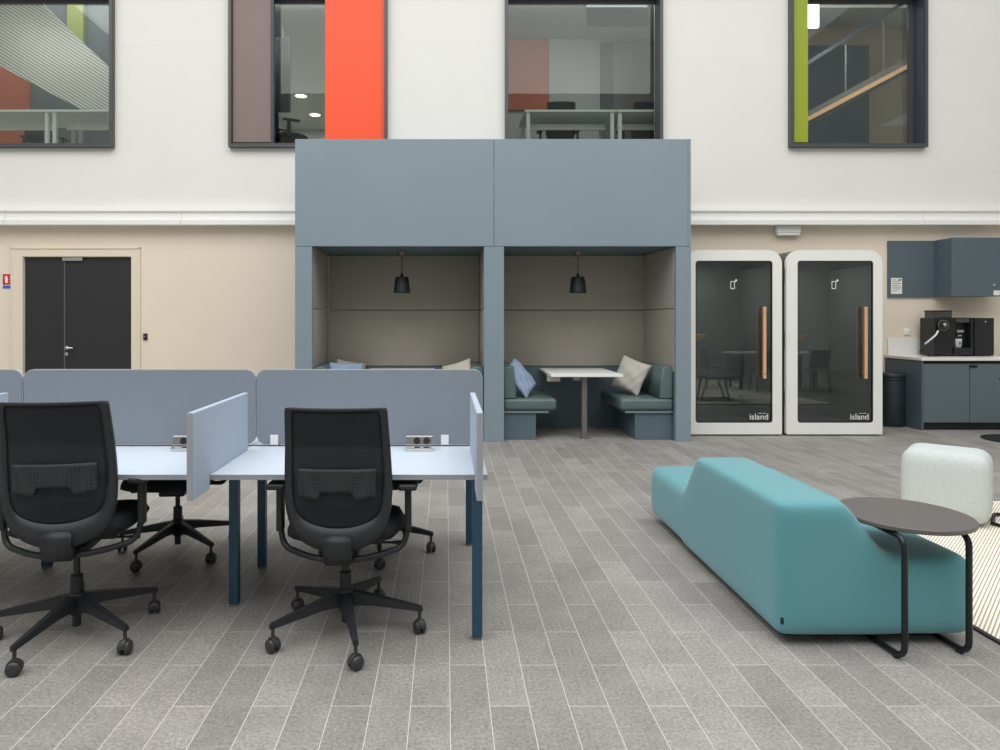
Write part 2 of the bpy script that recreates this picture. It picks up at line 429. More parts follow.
window(3, .81, 2.953, [], (.855, 2.932))
w4 = window(4, 4.70, 6.56, [(4.74, 4.955, 'lime')], (4.97, 6.435))
MB().box(6.505, 6.522, 9.05, 9.24, WZ0+.06, WZ1-.05).build('jamb_lining', M['frame_in'], w4)

# rooms behind the windows
UF, UC = 3.66, 5.95
struct('floor_upper', MB().box(-9.6, 10.6, 9.4, 16, UF-.1, UF), M['room_grey'])
struct('ceiling_upper', MB().box(-4.0, 4.0, 9.4, 16, UC, UC+.1), M['room_grey'])
ru = MB()
ru.box(-9.6, -9.5, 9.4, 16, UF, 9); ru.box(-3.9, -3.8, 9.4, 16, UF, 9); ru.box(0, .1, 9.4, 16, UF, 9); ru.box(3.9, 4, 9.4, 16, UF, 9); ru.box(10.5, 10.6, 9.4, 16, UF, 9)
ru.box(-9.5, 10.5, 15.9, 16, UF, 9)
ru.box(.1, 3.9, 10.75, 10.85, UF, UC)
struct('wall_upper_rooms', ru, M['room_grey'])
struct('ceiling_stairs', MB().box(-9.6, -3.9, 9.4, 16, 8.9, 9).box(4, 10.6, 9.4, 16, 8.9, 9), M['room_grey'])
struct('wall_left_room', MB().box(-9.5, -3.9, 12.4, 12.5, UF, 8.9), M['room_dark'])
struct('wall_right_room', MB().box(4, 10.5, 12.4, 12.5, UF, 8.9), M['room_taupe'])

def PX(x, y, Z): return ((x-VX)*Z/F, H-(y-VY)*Z/F)   # measured outline to metres at distance Z
# left room: ribbed underside of a stair, rust wall panel
sp = [PX(-60, -25, 10.3), PX(36, -2, 10.3), PX(122, 80, 10.3), PX(122, 131, 10.3), PX(0, 66, 10.3), PX(-60, 32, 10.3)]
tag(MB().prism([sp[0], sp[1], sp[2], sp[3], sp[4], sp[5]], 10.3, 10.45).build('stair_soffit', M['soffit']), 'sloping ribbed metal stair underside behind the far left upper window', 'stair underside')
a = PX(-60, 60, 12.2); b = PX(24, 160, 12.2)
tag(MB().box(a[0], b[0], 12.3, 12.39, UF+.01, a[1]+1).build('wall_panel', M['rust']), 'rust red wall panel under the ribbed stair in the left upper window', 'wall panel')
a = PX(64, 20, 12.2); b = PX(80, 40, 12.2)
tag(MB().box(a[0], b[0], 12.3, 12.39, b[1], a[1]+.6).build('wall_panel', M['olive']), 'green wall panel above the ribbed stair in the left upper window', 'wall panel')
# middle room: rust panel and dark door
a = PX(500, 39, 10.7); b = PX(549, 110, 10.7)
tag(MB().box(a[0], b[0], 10.70, 10.745, b[1], min(a[1], UC-.01), .004).build('pinboard', M['rust']), 'rust red board on the wall behind the middle upper window', 'board')
dr = thing('door_2', (2.9, 10.7, UF), '', 'door'); dr['kind'] = 'structure'; del dr['label']; del dr['category']
a = PX(601, 38, 10.7); b = PX(655, 110, 10.7)
MB().box(a[0], a[0]+.2, 10.68, 10.745, UF+.01, UC-.08).build('door_frame', M['room_dark'], dr)
MB().box(a[0]+.2, b[0]+.3, 10.70, 10.745, UF+.01, UC-.05, .004).build('door_leaf', M['grey_metal'], dr)
# second window room: hanging screen and downlights
spots = []
for (x, y) in ((301, 95), (315, 114)):
    Z = (UC-H)*F/(VY-y); X = (x-VX)*Z/F
    spots.append((X, Z, UC-.03))
    t = thing('downlight', (X, Z, UC-.03), 'glowing ceiling downlight behind the glass beside the orange panel, %s one' % ('upper' if y < 100 else 'lower'), 'ceiling light', 'downlights in the upper room')
    MB().lathe([(.0, UC-.012), (.11, UC-.012), (.11, UC-.02), (0, UC-.02)], X, Z).build('lamp', M['lamp'], t)
    MB().lathe([(.11, UC-.001), (.13, UC-.001), (.135, UC-.02), (.11, UC-.025), (.11, UC-.001)], X, Z).build('trim_ring', M['white_trim'], t)
a = PX(275, 37, 10.2); b = PX(290, 112, 10.2)
tg = thing('wall_monitor', ((a[0]+b[0])/2, 10.2, b[1]), 'tall dark screen hanging behind the glass of the orange panelled window', 'monitor')
MB().box(a[0], b[0], 10.2, 10.25, b[1], a[1], .006).build('housing', M['frame_in'], tg)
MB().box(a[0]+.02, b[0]-.02, 10.194, 10.2, b[1]+.03, a[1]-.03).build('display', M['chair'], tg)
MB().cyl((a[0]+b[0])/2, 10.23, a[1], UC, .02).build('ceiling_pole', M['grey_metal'], tg)
# right room: stair with glass balustrade
def beam(pts, z, d, m, name, p): return MB().prism([PX(x, y, z) for x, y in pts], z, z+d).build(name, m, p)
st = thing('staircase', (6.6, 10.4, UF), 'rising staircase with oak handrail behind the lime panelled window', 'staircase')
beam([(780, 126.5), (940, 40), (940, 55), (780, 140.5)], 10.4, .12, M['grey_metal'], 'stringer', st)
beam([(780, 131.5), (940, 47), (940, 51.5), (780, 136)], 10.3, .06, M['oak'], 'handrail', st)
beam([(780, 78), (940, -22), (940, -18), (780, 82.5)], 10.45, .04, M['frame_in'], 'upper_rail', st)
for x, y0, y1 in ((845, 45, 98), (883, 22, 76)):
    beam([(x, y0), (x+1.5, y0), (x+1.5, y1), (x, y1)], 10.46, .02, M['grey_metal'], 'baluster', st)
MB().prism([PX(880, 126, 11.2), PX(910, 112, 11.2), PX(910, 126, 11.2)], 11.2, 11.3).build('landing', M['room_grey'], st)
a = PX(790, 50, 12.1); b = PX(862, 150, 12.1)
tag(MB().box(a[0], b[0], 11.9, 12.39, UF, a[1]).build('tall_cupboard', M['frame_in']), 'tall dark cupboard behind the stair in the right upper window', 'cupboard')
a = PX(809, 8, 11.0); b = PX(819, 27, 11.0)
tag(MB().box(a[0]-.12, b[0], 11, 11.05, b[1], a[1]+.1).build('skylight_pane', M['lamp']), 'bright square skylight beside the lime panel in the right upper window', 'lamp')  # glowing panel standing in for a skylight
a = PX(780, 28, 12.3)
tag(MB().box(4.1, 10.4, 11.6, 12.39, a[1]+.05, 8.8).build('bulkhead', M['room_grey']), 'pale bulkhead above the stair in the right upper window', 'bulkhead')

hx = thing('ceiling_hatch', (2.5, 9.9, UC-.04), 'dark square ceiling panel above the middle upper window', 'ceiling panel')
MB().prism([(2.02, 9.56), (2.9, 9.56), (3.1, 10.2), (2.17, 10.2)], UC-.04, UC-.001, 'Z').build('panel', M['room_dark'], hx)
def upper_desk(x0, x1, Y, label):
    z = 4.40
    t = thing('white_desk', ((x0+x1)/2, Y+.4, UF), label, 'desk', 'white desks on the upper floor')
    MB().box(x0, x1, Y, Y+.8, z-.03, z, .003).build('desktop', M['white_trim'], t)
    for lx in (x0+.03, x1-.07):
        MB().box(lx, lx+.05, Y+.03, Y+.08, UF, z-.03).build('leg', M['white_trim'], t)
        MB().box(lx, lx+.05, Y+.7, Y+.75, UF, z-.03).build('leg', M['white_trim'], t)
    MB().box(x0+.08, x1-.08, Y+.3, Y+.34, z-.2, z-.12).build('crossbar', M['white_trim'], t)
upper_desk(-7.9, -5.66, 9.45, 'white desk at the left behind the far left upper window')
upper_desk(-5.65, -4.0, 9.45, 'white desk at the right behind the far left upper window')
upper_desk(1.12, 2.42, 9.45, 'white desk behind the middle upper window, left of two')
upper_desk(2.43, 3.8, 9.45, 'white desk behind the middle upper window, right of two')

# ------------------------------------------------------------------ meeting booth
BX0, BXM0, BXM1, BX1 = -1.7465, .44, .671, 2.834
IL, IR = -1.55, 2.66; BY0, BY1, BZ, OZ = 7.68, 8.88, 3.502, 2.262
bo = thing('meeting_booth', (.555, 8.3, 0), 'tall blue-grey double meeting booth against the back wall', 'meeting booth')
MB().box(BX0, .553, BY0, BY0+.04, OZ, BZ, .003).build('fascia_panel', M['booth'], bo)
MB().box(.557, BX1-.035, BY0, BY0+.04, OZ, BZ, .003).build('fascia_panel', M['booth'], bo)
MB().box(BX1-.033, BX1, BY0, BY0+.04, OZ, BZ, .003).build('fascia_trim', M['booth'], bo)
MB().box(BX0, BX1, BY0+.04, BY1+.1, BZ-.04, BZ).build('top_panel', M['booth'], bo)
for a, b in ((BX0, IL), (BXM0, BXM1), (IR, BX1)):
    MB().box(a, b, BY0, BY0+.06, 0, OZ-.004, .003).build('pillar', M['booth'], bo)
MB().box(BX0, BX0+.04, BY0+.06, BY1+.1, 0, BZ-.04).build('side_panel', M['booth'], bo)
MB().box(BX1-.04, BX1, BY0+.06, BY1+.1, 0, BZ-.04).build('side_panel', M['booth'], bo)
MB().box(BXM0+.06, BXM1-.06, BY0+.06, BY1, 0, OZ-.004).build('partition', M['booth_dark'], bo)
BB = 8.75
for n, (a, b) in enumerate(((IL, BXM0), (BXM1, IR))):
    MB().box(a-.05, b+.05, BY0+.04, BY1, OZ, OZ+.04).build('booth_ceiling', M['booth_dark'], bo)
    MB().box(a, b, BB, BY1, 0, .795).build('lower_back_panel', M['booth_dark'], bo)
    MB().box(a, b, BB, BY1, .80, 1.535, .012, 3).build('padded_back_panel', M['pad'], bo)
    MB().box(a, b, BB, BY1, 1.541, OZ-.002, .012, 3).build('padded_back_panel', M['pad'], bo)
    for s, x in ((0, a), (1, b)):
        th = .05
        xa, xb = (x-.06, x+.0) if s == 0 else (x, x+.06)
        for z0, z1, mm, nm in ((0, .795, 'booth_dark', 'lower_side_panel'), (.80, 1.535, 'pad', 'padded_side_panel'), (1.541, OZ-.002, 'pad', 'padded_side_panel')):
            if s == 1 and n == 1 and mm == 'pad':
                MB().prism([(x-.008, BY0+.06), (x+.06, BY0+.06), (x+.06, BB), (x-.055, BB)], z0, z1, 'Z', .01, 3).build(nm, M[mm], bo); continue
            MB().box(xa, xb, BY0+.06, BB, z0, z1, .01 if mm == 'pad' else 0, 3).build(nm, M[mm], bo)

def bench(x0, x1, left, label):
    """bench against a side wall; left = wall is on the left side"""
    t = thing('booth_bench', ((x0+x1)/2, 8.2, 0), label, 'bench', 'benches in the meeting booths')
    Y0, Y1 = 7.75, 8.74
    MB().box(x0, x1, Y0, Y1, .352, .487, .035, 4).build('seat_cushion', M['leather'], t)
    w = .13 if left else .13
    if left: pl = [(x0+.003, .489), (x0+.155, .489), (x0+.125, .86), (x0+.003, .86)]
    else: pl = [(x1-.003, .489), (x1-.003, .86), (x1-.12, .86), (x1-.165, .489)]
    q = MB().prism(pl, Y0+.01, Y1, 'Y', .02, 4, smooth=True); q.build('backrest', M['leather'], t)
    a, b = (x0, x1-.09) if left else (x0+.06, x1)
    MB().box(a, b, Y0+.03, Y1, .318, .345, .003).build('seat_board', M['booth'], t)
    a, b = (x0, x0+.385) if left else (x1-.434, x1)
    MB().box(a, b, Y0+.06, Y1, 0, .316, .003).build('plinth', M['booth_dark'], t)
bench(.673, 1.295, True, 'green-grey cushioned bench left of the table in the right booth')
bench(2.04, 2.657, False, 'green-grey cushioned bench right of the table in the right booth')
bench(-1.548, -.925, True, 'green-grey cushioned bench at the left inside the left booth')
bench(-.18, .438, False, 'green-grey cushioned bench at the right inside the left booth')

def booth_table(dx, label):
    t = thing('booth_table', (1.62+dx, 8.2, 0), label, 'table', 'tables in the meeting booths')
    MB().box(1.225+dx, 2.07+dx, 7.75, 8.745, .742, .772, .004).build('tabletop', M['table_white'], t)
    MB().box(1.61+dx, 1.67+dx, 7.86, 7.92, .01, .742, .003).build('leg', M['grey_metal'], t)
    MB().box(1.595+dx, 1.685+dx, 7.845, 7.935, 0, .012, .002).build('foot_plate', M['grey_metal'], t)
    MB().box(1.22+dx, 1.37+dx, 7.96, 8.04, .67, .741, .004).build('socket_box', M['socket_beige'], t)
    MB().box(1.54+dx, 1.62+dx, 8.0, 8.08, .68, .741, .004).build('socket_box', M['socket_beige'], t)
booth_table(0, 'white laminate table on one grey leg in the right booth')
booth_table(-2.22, 'white laminate table in the left booth, mostly hidden by the desk screen')

def pendant(X, label):
    Y = 8.28
    t = thing('pendant_lamp', (X, Y, 1.745), label, 'pendant lamp', 'pendant lamps in the booths')
    MB().lathe([(0, OZ-.001), (.065, OZ-.001), (.065, OZ-.012), (.02, OZ-.05), (.008, OZ-.06), (0, OZ-.06)], X, Y).build('ceiling_rose', M['grey_metal'], t)
    MB().cyl(X, Y, 1.97, OZ-.055, .005).build('cord', M['black_shade'], t)
    MB().lathe([(0, 1.99), (.015, 1.985), (.02, 1.95), (.075, 1.945), (.083, 1.935), (.106, 1.75), (.106, 1.745), (.100, 1.748), (.077, 1.93), (0, 1.935)], X, Y, 40).build('lamp_shade', M['black_shade'], t)
    MB().lathe([(0, 1.86), (.02, 1.85), (.03, 1.83), (.02, 1.80), (0, 1.795)], X, Y, 16).build('bulb', M['table_white'], t)
pendant(-.55, 'black pendant lamp hanging in the left booth')
pendant(1.644, 'black pendant lamp hanging in the right booth')

def cushion(loc, rot, w, h, th, m, label, seed, par=None):
    rnd = random.Random(seed); ph = [rnd.uniform(0, 6) for _ in range(6)]
    b = bmesh.new(); n = 22; A = {}
    for s in (0, 1):
        for i in range(n+1):
            for j in range(n+1):
                u, v = i/n*2-1, j/n*2-1
                e = (1-abs(u)**2.6)*(1-abs(v)**2.6)
                pinch = 1-.07*(1-abs(u)**2)*(abs(v) > .0)*abs(v)**3; pin2 = 1-.07*(1-abs(v)**2)*abs(u)**3
                x = u*w/2*pin2; z = v*h/2*pinch
                wr = .012*math.sin(5*u+3*v+ph[0])*math.sin(4*v-2*u+ph[1])+.006*math.sin(11*u-7*v+ph[2])
                y = (1 if s else -1)*(th/2*e**.55)+wr*e**.5
                if s and (i in (0, n) or j in (0, n)): A[s, i, j] = A[0, i, j]; continue
                A[s, i, j] = b.verts.new((x, y, z))
    for s in (0, 1):
        for i in range(n):
            for j in range(n): b.faces.new([A[s, i, j], A[s, i+1, j], A[s, i+1, j+1], A[s, i, j+1]])
    bmesh.ops.recalc_face_normals(b, faces=b.faces)
    q = MB(); q._add(b, None, True)
    me = bpy.data.meshes.new('cushion'); bmesh.ops.recalc_face_normals(q.bm, faces=q.bm.faces); q.bm.to_mesh(me); me.materials.append(M[m])
    o = bpy.data.objects.new('cushion', me); C.objects.link(o); o.location = loc; o.rotation_euler = rot.to_euler() if isinstance(rot, Matrix) else rot
    return tag(o, label, 'cushion', 'cushions on the booth benches')
R = math.radians
# local: width x, thickness y, height z.
cushion((.90, 8.02, .712), Matrix.Rotation(R(-40), 4, 'Y') @ Matrix.Rotation(R(58), 4, 'Z'), .42, .44, .11, 'blue_cushion', 'pale blue cushion leaning on the left bench of the right booth', 1)
cushion((2.28, 8.2, .725), Matrix.Rotation(R(24), 4, 'Y') @ Matrix.Rotation(R(-42), 4, 'Z'), .40, .42, .13, 'grey_cushion', 'pale grey creased cushion leaning on the right bench of the right booth', 2)
cushion((-1.23, 8.20, .685), (R(-8), R(3), R(28)), .46, .40, .13, 'blue_cushion', 'blue-grey cushion in front on the left bench of the left booth', 3)
cushion((-1.25, 8.58, .68), (R(0), R(10), R(30)), .42, .40, .11, 'grey_cushion', 'grey cushion behind the blue one on the left bench of the left booth', 5)
cushion((.15, 8.25, .69), (R(-8), R(-16), R(-32)), .44, .40, .12, 'cream_cushion', 'cream cushion on the right bench of the left booth', 4)

# ------------------------------------------------------------------ phone pods
pods = []
def pod(x0, x1, gx0, gx1, label):
    Y0, Y1 = 8.07, 9.12; z0, z1 = .018, 2.259
    t = thing('phone_pod', ((x0+x1)/2, 8.65, 0), label, 'phone pod', 'white phone pods')
    rr = (.012, .012, .17, .17)
    out = rrect(x0, x1, z0, z1, rr, 10); inn = rrect(x0+.05, x1-.05, z0+.06, z1-.05, (.01, .01, .13, .13), 10)
    MB().ring(out, inn, Y0+.055, Y1).build('shell', M['pod_side'], t)
    gz0, gz1 = .159, 2.128
    g = rrect(gx0, gx1, gz0, gz1, .035, 10)
    MB().ring(out, g, Y0, Y0+.054).build('door_frame', M['pod_white'], t)
    MB().ring(rrect(gx0-.002, gx1+.002, gz0-.002, gz1+.002, .036, 10), rrect(gx0+.012, gx1-.012, gz0+.012, gz1-.012, .03, 10), Y0+.004, Y0+.03).build('gasket', M['seal'], t)
    gl = MB().prism(rrect(gx0+.001, gx1-.001, gz0+.001, gz1-.001, .034, 8), Y0+.012, Y0+.02).build('glass_door', M['pod_glass'], t)
    MB().box(x0+.06, x1-.06, Y1-.05, Y1-.01, .08, z1-.06).build('back_lining', M['pod_in'], t)
    MB().box(x0+.052, x0+.075, Y0+.06, Y1-.05, .08, z1-.18).build('side_lining', M['pod_in'], t)
    MB().box(x1-.075, x1-.052, Y0+.06, Y1-.05, .08, z1-.18).build('side_lining', M['pod_in'], t)
    MB().box(x0+.05, x1-.05, Y0+.06, Y1-.05, .07, .09).build('pod_floor', M['pod_in'], t)
    MB().box(x0+.02, x1-.02, Y0+.03, Y1, 0, .03).build('plinth', M['pod_black'], t)
    MB().box(x0+.27, x0+.57, 8.35, 8.65, 2.185, 2.208, .004).build('fill_plate', M['table_white'], t)  # unseen plate added to go with the pod fill light
    pods.append((x0+.42, 8.5, 2.18))
    # oak shelf in the left side of the pod
    sx = x0+.075
    MB().prism([(sx, Y0+.12), (sx+.22, Y0+.14), (sx+.27, Y0+.20), (sx+.27, Y1-.1), (sx, Y1-.06)], 1.195, 1.225, 'Z', .004).build('shelf', M['oak'], t)
    MB().prism([(sx, 1.194), (sx+.22, 1.194), (sx+.19, 1.175), (sx, 1.10)], Y0+.14, Y0+.17).build('shelf_bracket', M['oak'], t)
    # the handle: two oak bars with pins
    hx = gx1-.07*1.0-.11
    h = MB().box(hx+.045, hx+.08, Y0-.055, Y0-.03, .70, 1.567, .004).build('handle', M['oak'], t)
    MB().box(hx+.036, hx+.045, Y0-.05, Y0-.034, .72, 1.55).build('copper_insert', M['copper'], h)
    MB().box(hx+.022, hx+.05, Y0+.05, Y0+.075, .70, 1.567, .004).build('inner_bar', M['oak'], h)
    for z in (.77, 1.50):
        MB().cyl(0, 0, -.13, .03, .012, mtx=Matrix.Translation((hx+.062, Y0-.03, z)) @ Matrix.Rotation(PI/2, 4, 'X')).build('handle_pin', M['steel'], h)
    for z in (.45, 1.17, 1.95):
        q = MB().box(x0-.006, x0+.004, Y0+.03, Y0+.052, z-.09, z+.09, .002)
        for k in range(3): q.cyl(0, 0, 0, .004, .005, 8, mtx=Matrix.Translation((x0+.035, Y0, z-.06+.06*k)) @ Matrix.Rotation(PI/2, 4, 'X'))
        q.build('hinge', M['steel'], t)
    lo = text('island', 'lettering', .112, M['decal'], gl, (0, Y0+.009, 0))
    w = max(v.co.x for v in lo.data.vertices)-min(v.co.x for v in lo.data.vertices)
    mn = min(v.co.x for v in lo.data.vertices)
    s = .222/w; off = ORG[gl]
    for v in lo.data.vertices:
        x = (v.co.x-mn)*s+gx1-.05-.222-off.x; v.co.x = x; v.co.z = (v.co.z+off.z)*s*1.0+.197
        v.co.y = Y0+.0095-off.y
    b = bmesh.new(); b.from_mesh(lo.data)
    r = bmesh.ops.extrude_face_region(b, geom=list(b.faces))
    bmesh.ops.translate(b, verts=[e for e in r['geom'] if isinstance(e, bmesh.types.BMVert)], vec=(0, .002, 0)); b.to_mesh(lo.data); b.free()
    MB().box(gx1-.168, gx1-.125, Y0+.0095, Y0+.0115, .270, .275).box(gx1-.115, gx1-.078, Y0+.0095, Y0+.0115, .270, .275).build('tagline', M['decal'], gl)
    ix = (gx0+gx1)/2-.005; iz = 1.84
    q = MB().ring(rrect(ix-.035, ix+.018, iz-.055, iz+.04, .010, 3), rrect(ix-.028, ix+.011, iz-.046, iz+.031, .006, 3), Y0+.0095, Y0+.0115)
    q.cyl(0, 0, 0, .002, .013, 12, mtx=Matrix.Translation((ix+.035, Y0+.0115, iz+.05)) @ Matrix.Rotation(PI/2, 4, 'X'))
    q.prism([(ix+.01, iz+.02), (ix+.03, iz+.03), (ix+.022, iz+.045)], Y0+.0095, Y0+.0115)
    q.build('phone_symbol', M['decal'], gl)
pod(2.905, 4.084, 3.033, 3.969, 'white phone pod with dark glass door directly beside the blue-grey booth')
pod(4.139, 5.305, 4.273, 5.193, 'white phone pod with dark glass door nearer the kitchen cabinets')

# ------------------------------------------------------------------ kitchen corner
KY = 8.46
kb = thing('base_cabinet', (6.43, 8.85, 0), 'slate blue base cabinet at the left end under the coffee machine', 'cabinet', 'kitchen base cabinets')
MB().box(6.06, 6.086, KY, WY-.004, 0, .882, .002).build('end_panel', M['kitchen_side'], kb)
MB().box(6.087, 6.672, KY+.03, WY-.01, .1, .85).build('body', M['kitchen'], kb)
MB().box(6.09, 6.672, KY+.005, KY+.028, .1, .842, .002).build('door', M['kitchen'], kb)
MB().box(6.087, 6.674, KY+.05, KY+.07, 0, .098).build('toe_kick', M['pod_black'], kb)
kc = thing('base_cabinet', (7.1, 8.85, 0), 'slate blue base cabinet at the right edge of the photo', 'cabinet', 'kitchen base cabinets')
MB().box(6.678, 7.45, KY+.03, WY-.01, .1, .85).build('body', M['kitchen'], kc)
dd = MB().box(6.681, 7.45, KY+.005, KY+.028, .1, .842, .002).build('door', M['kitchen'], kc)
MB().box(6.67, 6.77, KY-.004, KY+.006, .80, .835, .003).build('latch', M['black'], dd)
MB().box(6.678, 7.45, KY+.05, KY+.07, 0, .098).build('toe_kick', M['pod_black'], kc)
wt = thing('worktop', (6.7, 8.85, .885), 'white kitchen worktop with upstand carrying the coffee machine', 'worktop')
MB().box(6.05, 7.46, KY-.015, WY-.01, .888, .925, .004).build('slab', M['worktop'], wt)
MB().box(6.087, 7.46, KY+.06, WY-.02, .851, .887).build('shadow_gap', M['pod_black'], wt)
MB().box(6.09, 7.46, WY-.022, WY-.002, .926, 1.15, .003).build('upstand', M['worktop'], wt)
tag(MB().box(6.09, 6.722, WY-.03, WY-.002, 1.72, 2.497, .002).build('wall_panel', M['kitchen_side']), 'flat slate blue panel on the wall left of the wall cabinet', 'wall panel')
uc = thing('wall_cabinet', (7.1, 9.0, 1.726), 'slate blue wall cabinet above the coffee machine at the right edge', 'cabinet')
MB().box(6.724, 7.46, 8.852, WY-.002, 1.726, 2.50, .001).build('body', M['kitchen_side'], uc)
MB().box(6.724, 7.46, 8.83, 8.85, 1.722, 2.504, .002).build('door', M['kitchen_side'], uc)
MB().box(7.28, 7.36, 8.824, 8.829, 1.735, 1.80).build('sticker', M['paper'], uc)
MB().cyl(0, 0, 0, .008, .018, mtx=Matrix.Translation((7.29, 8.83, 1.87)) @ Matrix.Rotation(PI/2, 4, 'X')).build('lock', M['steel'], uc)
nt_ = thing('notice', (6.2, 9.13, 1.76), 'white printed paper notice stuck on the slate blue wall panel', 'notice')
MB().box(6.125, 6.275, WY-.034, WY-.0305, 1.765, 1.985).build('sheet', M['paper'], nt_)
q = MB()
for k in range(7): q.box(6.14, 6.14+[.05, .10, .12, .09, .12, .11, .06][k], WY-.0355, WY-.0345, 1.955-k*.025, 1.962-k*.025)
q.box(6.225, 6.26, WY-.0355, WY-.0345, 1.945, 1.97)
q.build('print', M['ink'], nt_)
ws = thing('wall_switch', (6.36, 9.16, 1.2), 'small white wall switch left of the coffee machine', 'switch')
MB().box(6.31, 6.40, WY-.014, WY-.001, 1.195, 1.285, .005, 3).build('plate', M['white_trim'], ws)
MB().box(6.325, 6.385, WY-.02, WY-.013, 1.21, 1.27, .003).build('rocker', M['paper'], ws)
# coffee machine
cy, yb, zt = 8.78, 9.06, .926
ry = Matrix.Rotation(PI/2, 4, 'X')
cm = thing('coffee_machine', (6.72, 8.9, .926), 'black coffee machine with bean hopper and spout on the white worktop', 'coffee machine')
q = MB().box(6.466, 6.735, cy, yb, .945, 1.437, .006).box(6.735, 6.94, cy+.08, yb, .945, 1.44, .004).box(6.94, 6.975, cy, yb, .945, 1.437, .004).box(6.735, 6.94, cy+.01, cy+.08, 1.37, 1.437, .003); q.build('body', M['black'], cm)
for x in (6.51, 6.93):
    MB().cyl(x, cy+.05, zt, .946, .02, 12).build('foot', M['black'], cm)
hp = MB().box(6.47, 6.715, cy+.03, cy+.2, 1.438, 1.52, .004).build('bean_hopper', M['smoke'], cm)
MB().box(6.465, 6.72, cy+.025, cy+.205, 1.52, 1.535, .004).build('lid', M['black'], hp)
dl = MB().cyl(0, 0, 0, .03, .07, 28, mtx=Matrix.Translation((6.555, cy, 1.335)) @ ry).build('dial_housing', M['gloss_black'], cm)
MB().lathe([(.064, .03), (.069, .033), (.073, .03), (.069, .027), (.064, .03)], mtx=Matrix.Translation((6.555, cy, 1.335)) @ ry).build('dial_ring', M['grey_metal'], dl)
MB().cyl(0, 0, .03, .045, .022, 20, mtx=Matrix.Translation((6.57, cy, 1.345)) @ ry).build('dial_knob', M['chrome'], dl)
MB().tube(fillet([(6.50, cy-.01, 1.265), (6.45, cy-.04, 1.21), (6.31, cy-.03, 1.09)], .03), .011).build('milk_hose', M['paper'], cm)
MB().tube(fillet([(6.31, cy-.03, 1.09), (6.25, cy-.02, 1.03), (6.26, cy-.02, .95), (6.35, cy-.02, .935)], .04), .006).build('cable', M['black'], cm)
MB().tube(fillet([(6.35, cy-.03, .935), (6.42, cy-.06, .937), (6.50, cy-.04, .938), (6.55, cy+.01, .95)], .03), .01).build('drain_hose', M['black'], cm)
MB().box(6.75, 6.92, cy+.004, cy+.01, 1.375, 1.43, .002).build('display', M['smoke'], cm)
MB().box(6.77, 6.86, cy+.01, cy+.08, 1.24, 1.275, .008, 3).build('spout', M['steel'], cm)
MB().box(6.79, 6.84, cy+.02, cy+.08, 1.19, 1.21, .005, 3).build('nozzle', M['steel'], cm)
MB().box(6.70, 6.94, cy-.02, cy+.08, .95, 1.04, .005).build('drip_tray', M['gloss_black'], cm)
ml = thing('milk_cooler', (7.12, 8.9, .926), 'glossy black milk cooler box right of the coffee machine', 'milk cooler')
MB().box(6.985, 7.246, cy+.01, yb, .932, 1.435, .004).build('body', M['black'], ml)
MB().box(6.988, 7.243, cy-.004, cy+.01, .95, 1.43, .002).build('door', M['gloss_black'], ml)
MB().cyl(0, 0, 0, .005, .010, 12, mtx=Matrix.Translation((7.13, cy-.004, 1.385)) @ ry).build('lock', M['chrome'], ml)
for x in (7.01, 7.22): MB().cyl(x, cy+.05, zt, .932, .012, 10).build('foot', M['black'], ml)
cu = thing('coffee_cup', (6.79, cy+.03, 1.041), 'white paper cup under the coffee machine spout', 'cup')
MB().lathe([(0, 1.041), (.038, 1.041), (.048, 1.155), (.051, 1.158), (.046, 1.156), (.036, 1.05), (0, 1.05)], 6.79, cy+.032, 24).build('cup_body', M['paper'], cu)
MB().box(6.775, 6.80, cy-.014, cy-.010, 1.08, 1.12).build('printed_mark', M['ink'], cu)
# bin
bn = thing('waste_bin', (5.955, 8.82, 0), 'round dark metal waste bin between pod and kitchen cabinet', 'bin')
r = .165
MB().lathe([(0, 0), (r-.01, 0), (r-.008, .02), (r, .03), (r, .60), (r-.003, .61), (0, .61)], 5.935, 8.86, 40).build('body', M['bin'], bn)
MB().lathe([(r-.01, .61), (r+.004, .612), (r+.004, .635), (r-.004, .64), (r-.004, .628), (r+.003, .66), (r+.003, .69), (r-.01, .70), (r-.03, .69), (r-.03, .62), (r-.01, .61)], 5.935, 8.86, 40).build('rim', M['bin'], bn)

# small wall items
el = thing('emergency_light', (4.74, 9.12, 2.56), 'white box light under the wall trim above the phone pods', 'emergency light')
MB().box(4.53, 4.855, 9.08, WY-.002, 2.60, 2.70, .006, 3).build('housing', M['white_trim'], el)
MB().box(4.54, 4.845, 9.085, WY-.01, 2.565, 2.599, .006, 3).build('diffuser', M['table_white'], el)
cr = thing('card_reader', (-4.14, 9.16, 1.1), 'small black card reader on the wall right of the double door', 'card reader')
MB().box(-4.175, -4.12, WY-.02, WY-.001, 1.13, 1.22, .004).build('housing', M['black'], cr)
MB().box(-4.165, -4.13, WY-.022, WY-.02, 1.17, 1.19).build('reader_window', M['grey_metal'], cr)
fs = thing('fire_sign', (-6.07, 9.16, 1.8), 'small red and blue fire equipment sign left of the double door', 'sign')
a = PX(3, 274, WY); b = PX(12.2, 288.5, WY); w = b[0]-a[0]
MB().box(a[0]-.01, b[0]+.005, WY-.004, WY-.001, b[1]-.005, a[1]+.01).build('backing', M['paper'], fs)
zc = PX(0, 285.2, WY)[1]
MB().box(a[0], b[0], WY-.007, WY-.004, zc+.006, a[1]).build('red_field', M['red'], fs)
MB().box(a[0], b[0], WY-.007, WY-.004, b[1], zc-.004).build('blue_strip', M['blue_ink'], fs)
q = MB().box(a[0]+.035, a[0]+.072, WY-.009, WY-.007, zc+.03, a[1]-.045, .004).box(a[0]+.045, a[0]+.062, WY-.009, WY-.007, a[1]-.047, a[1]-.02)
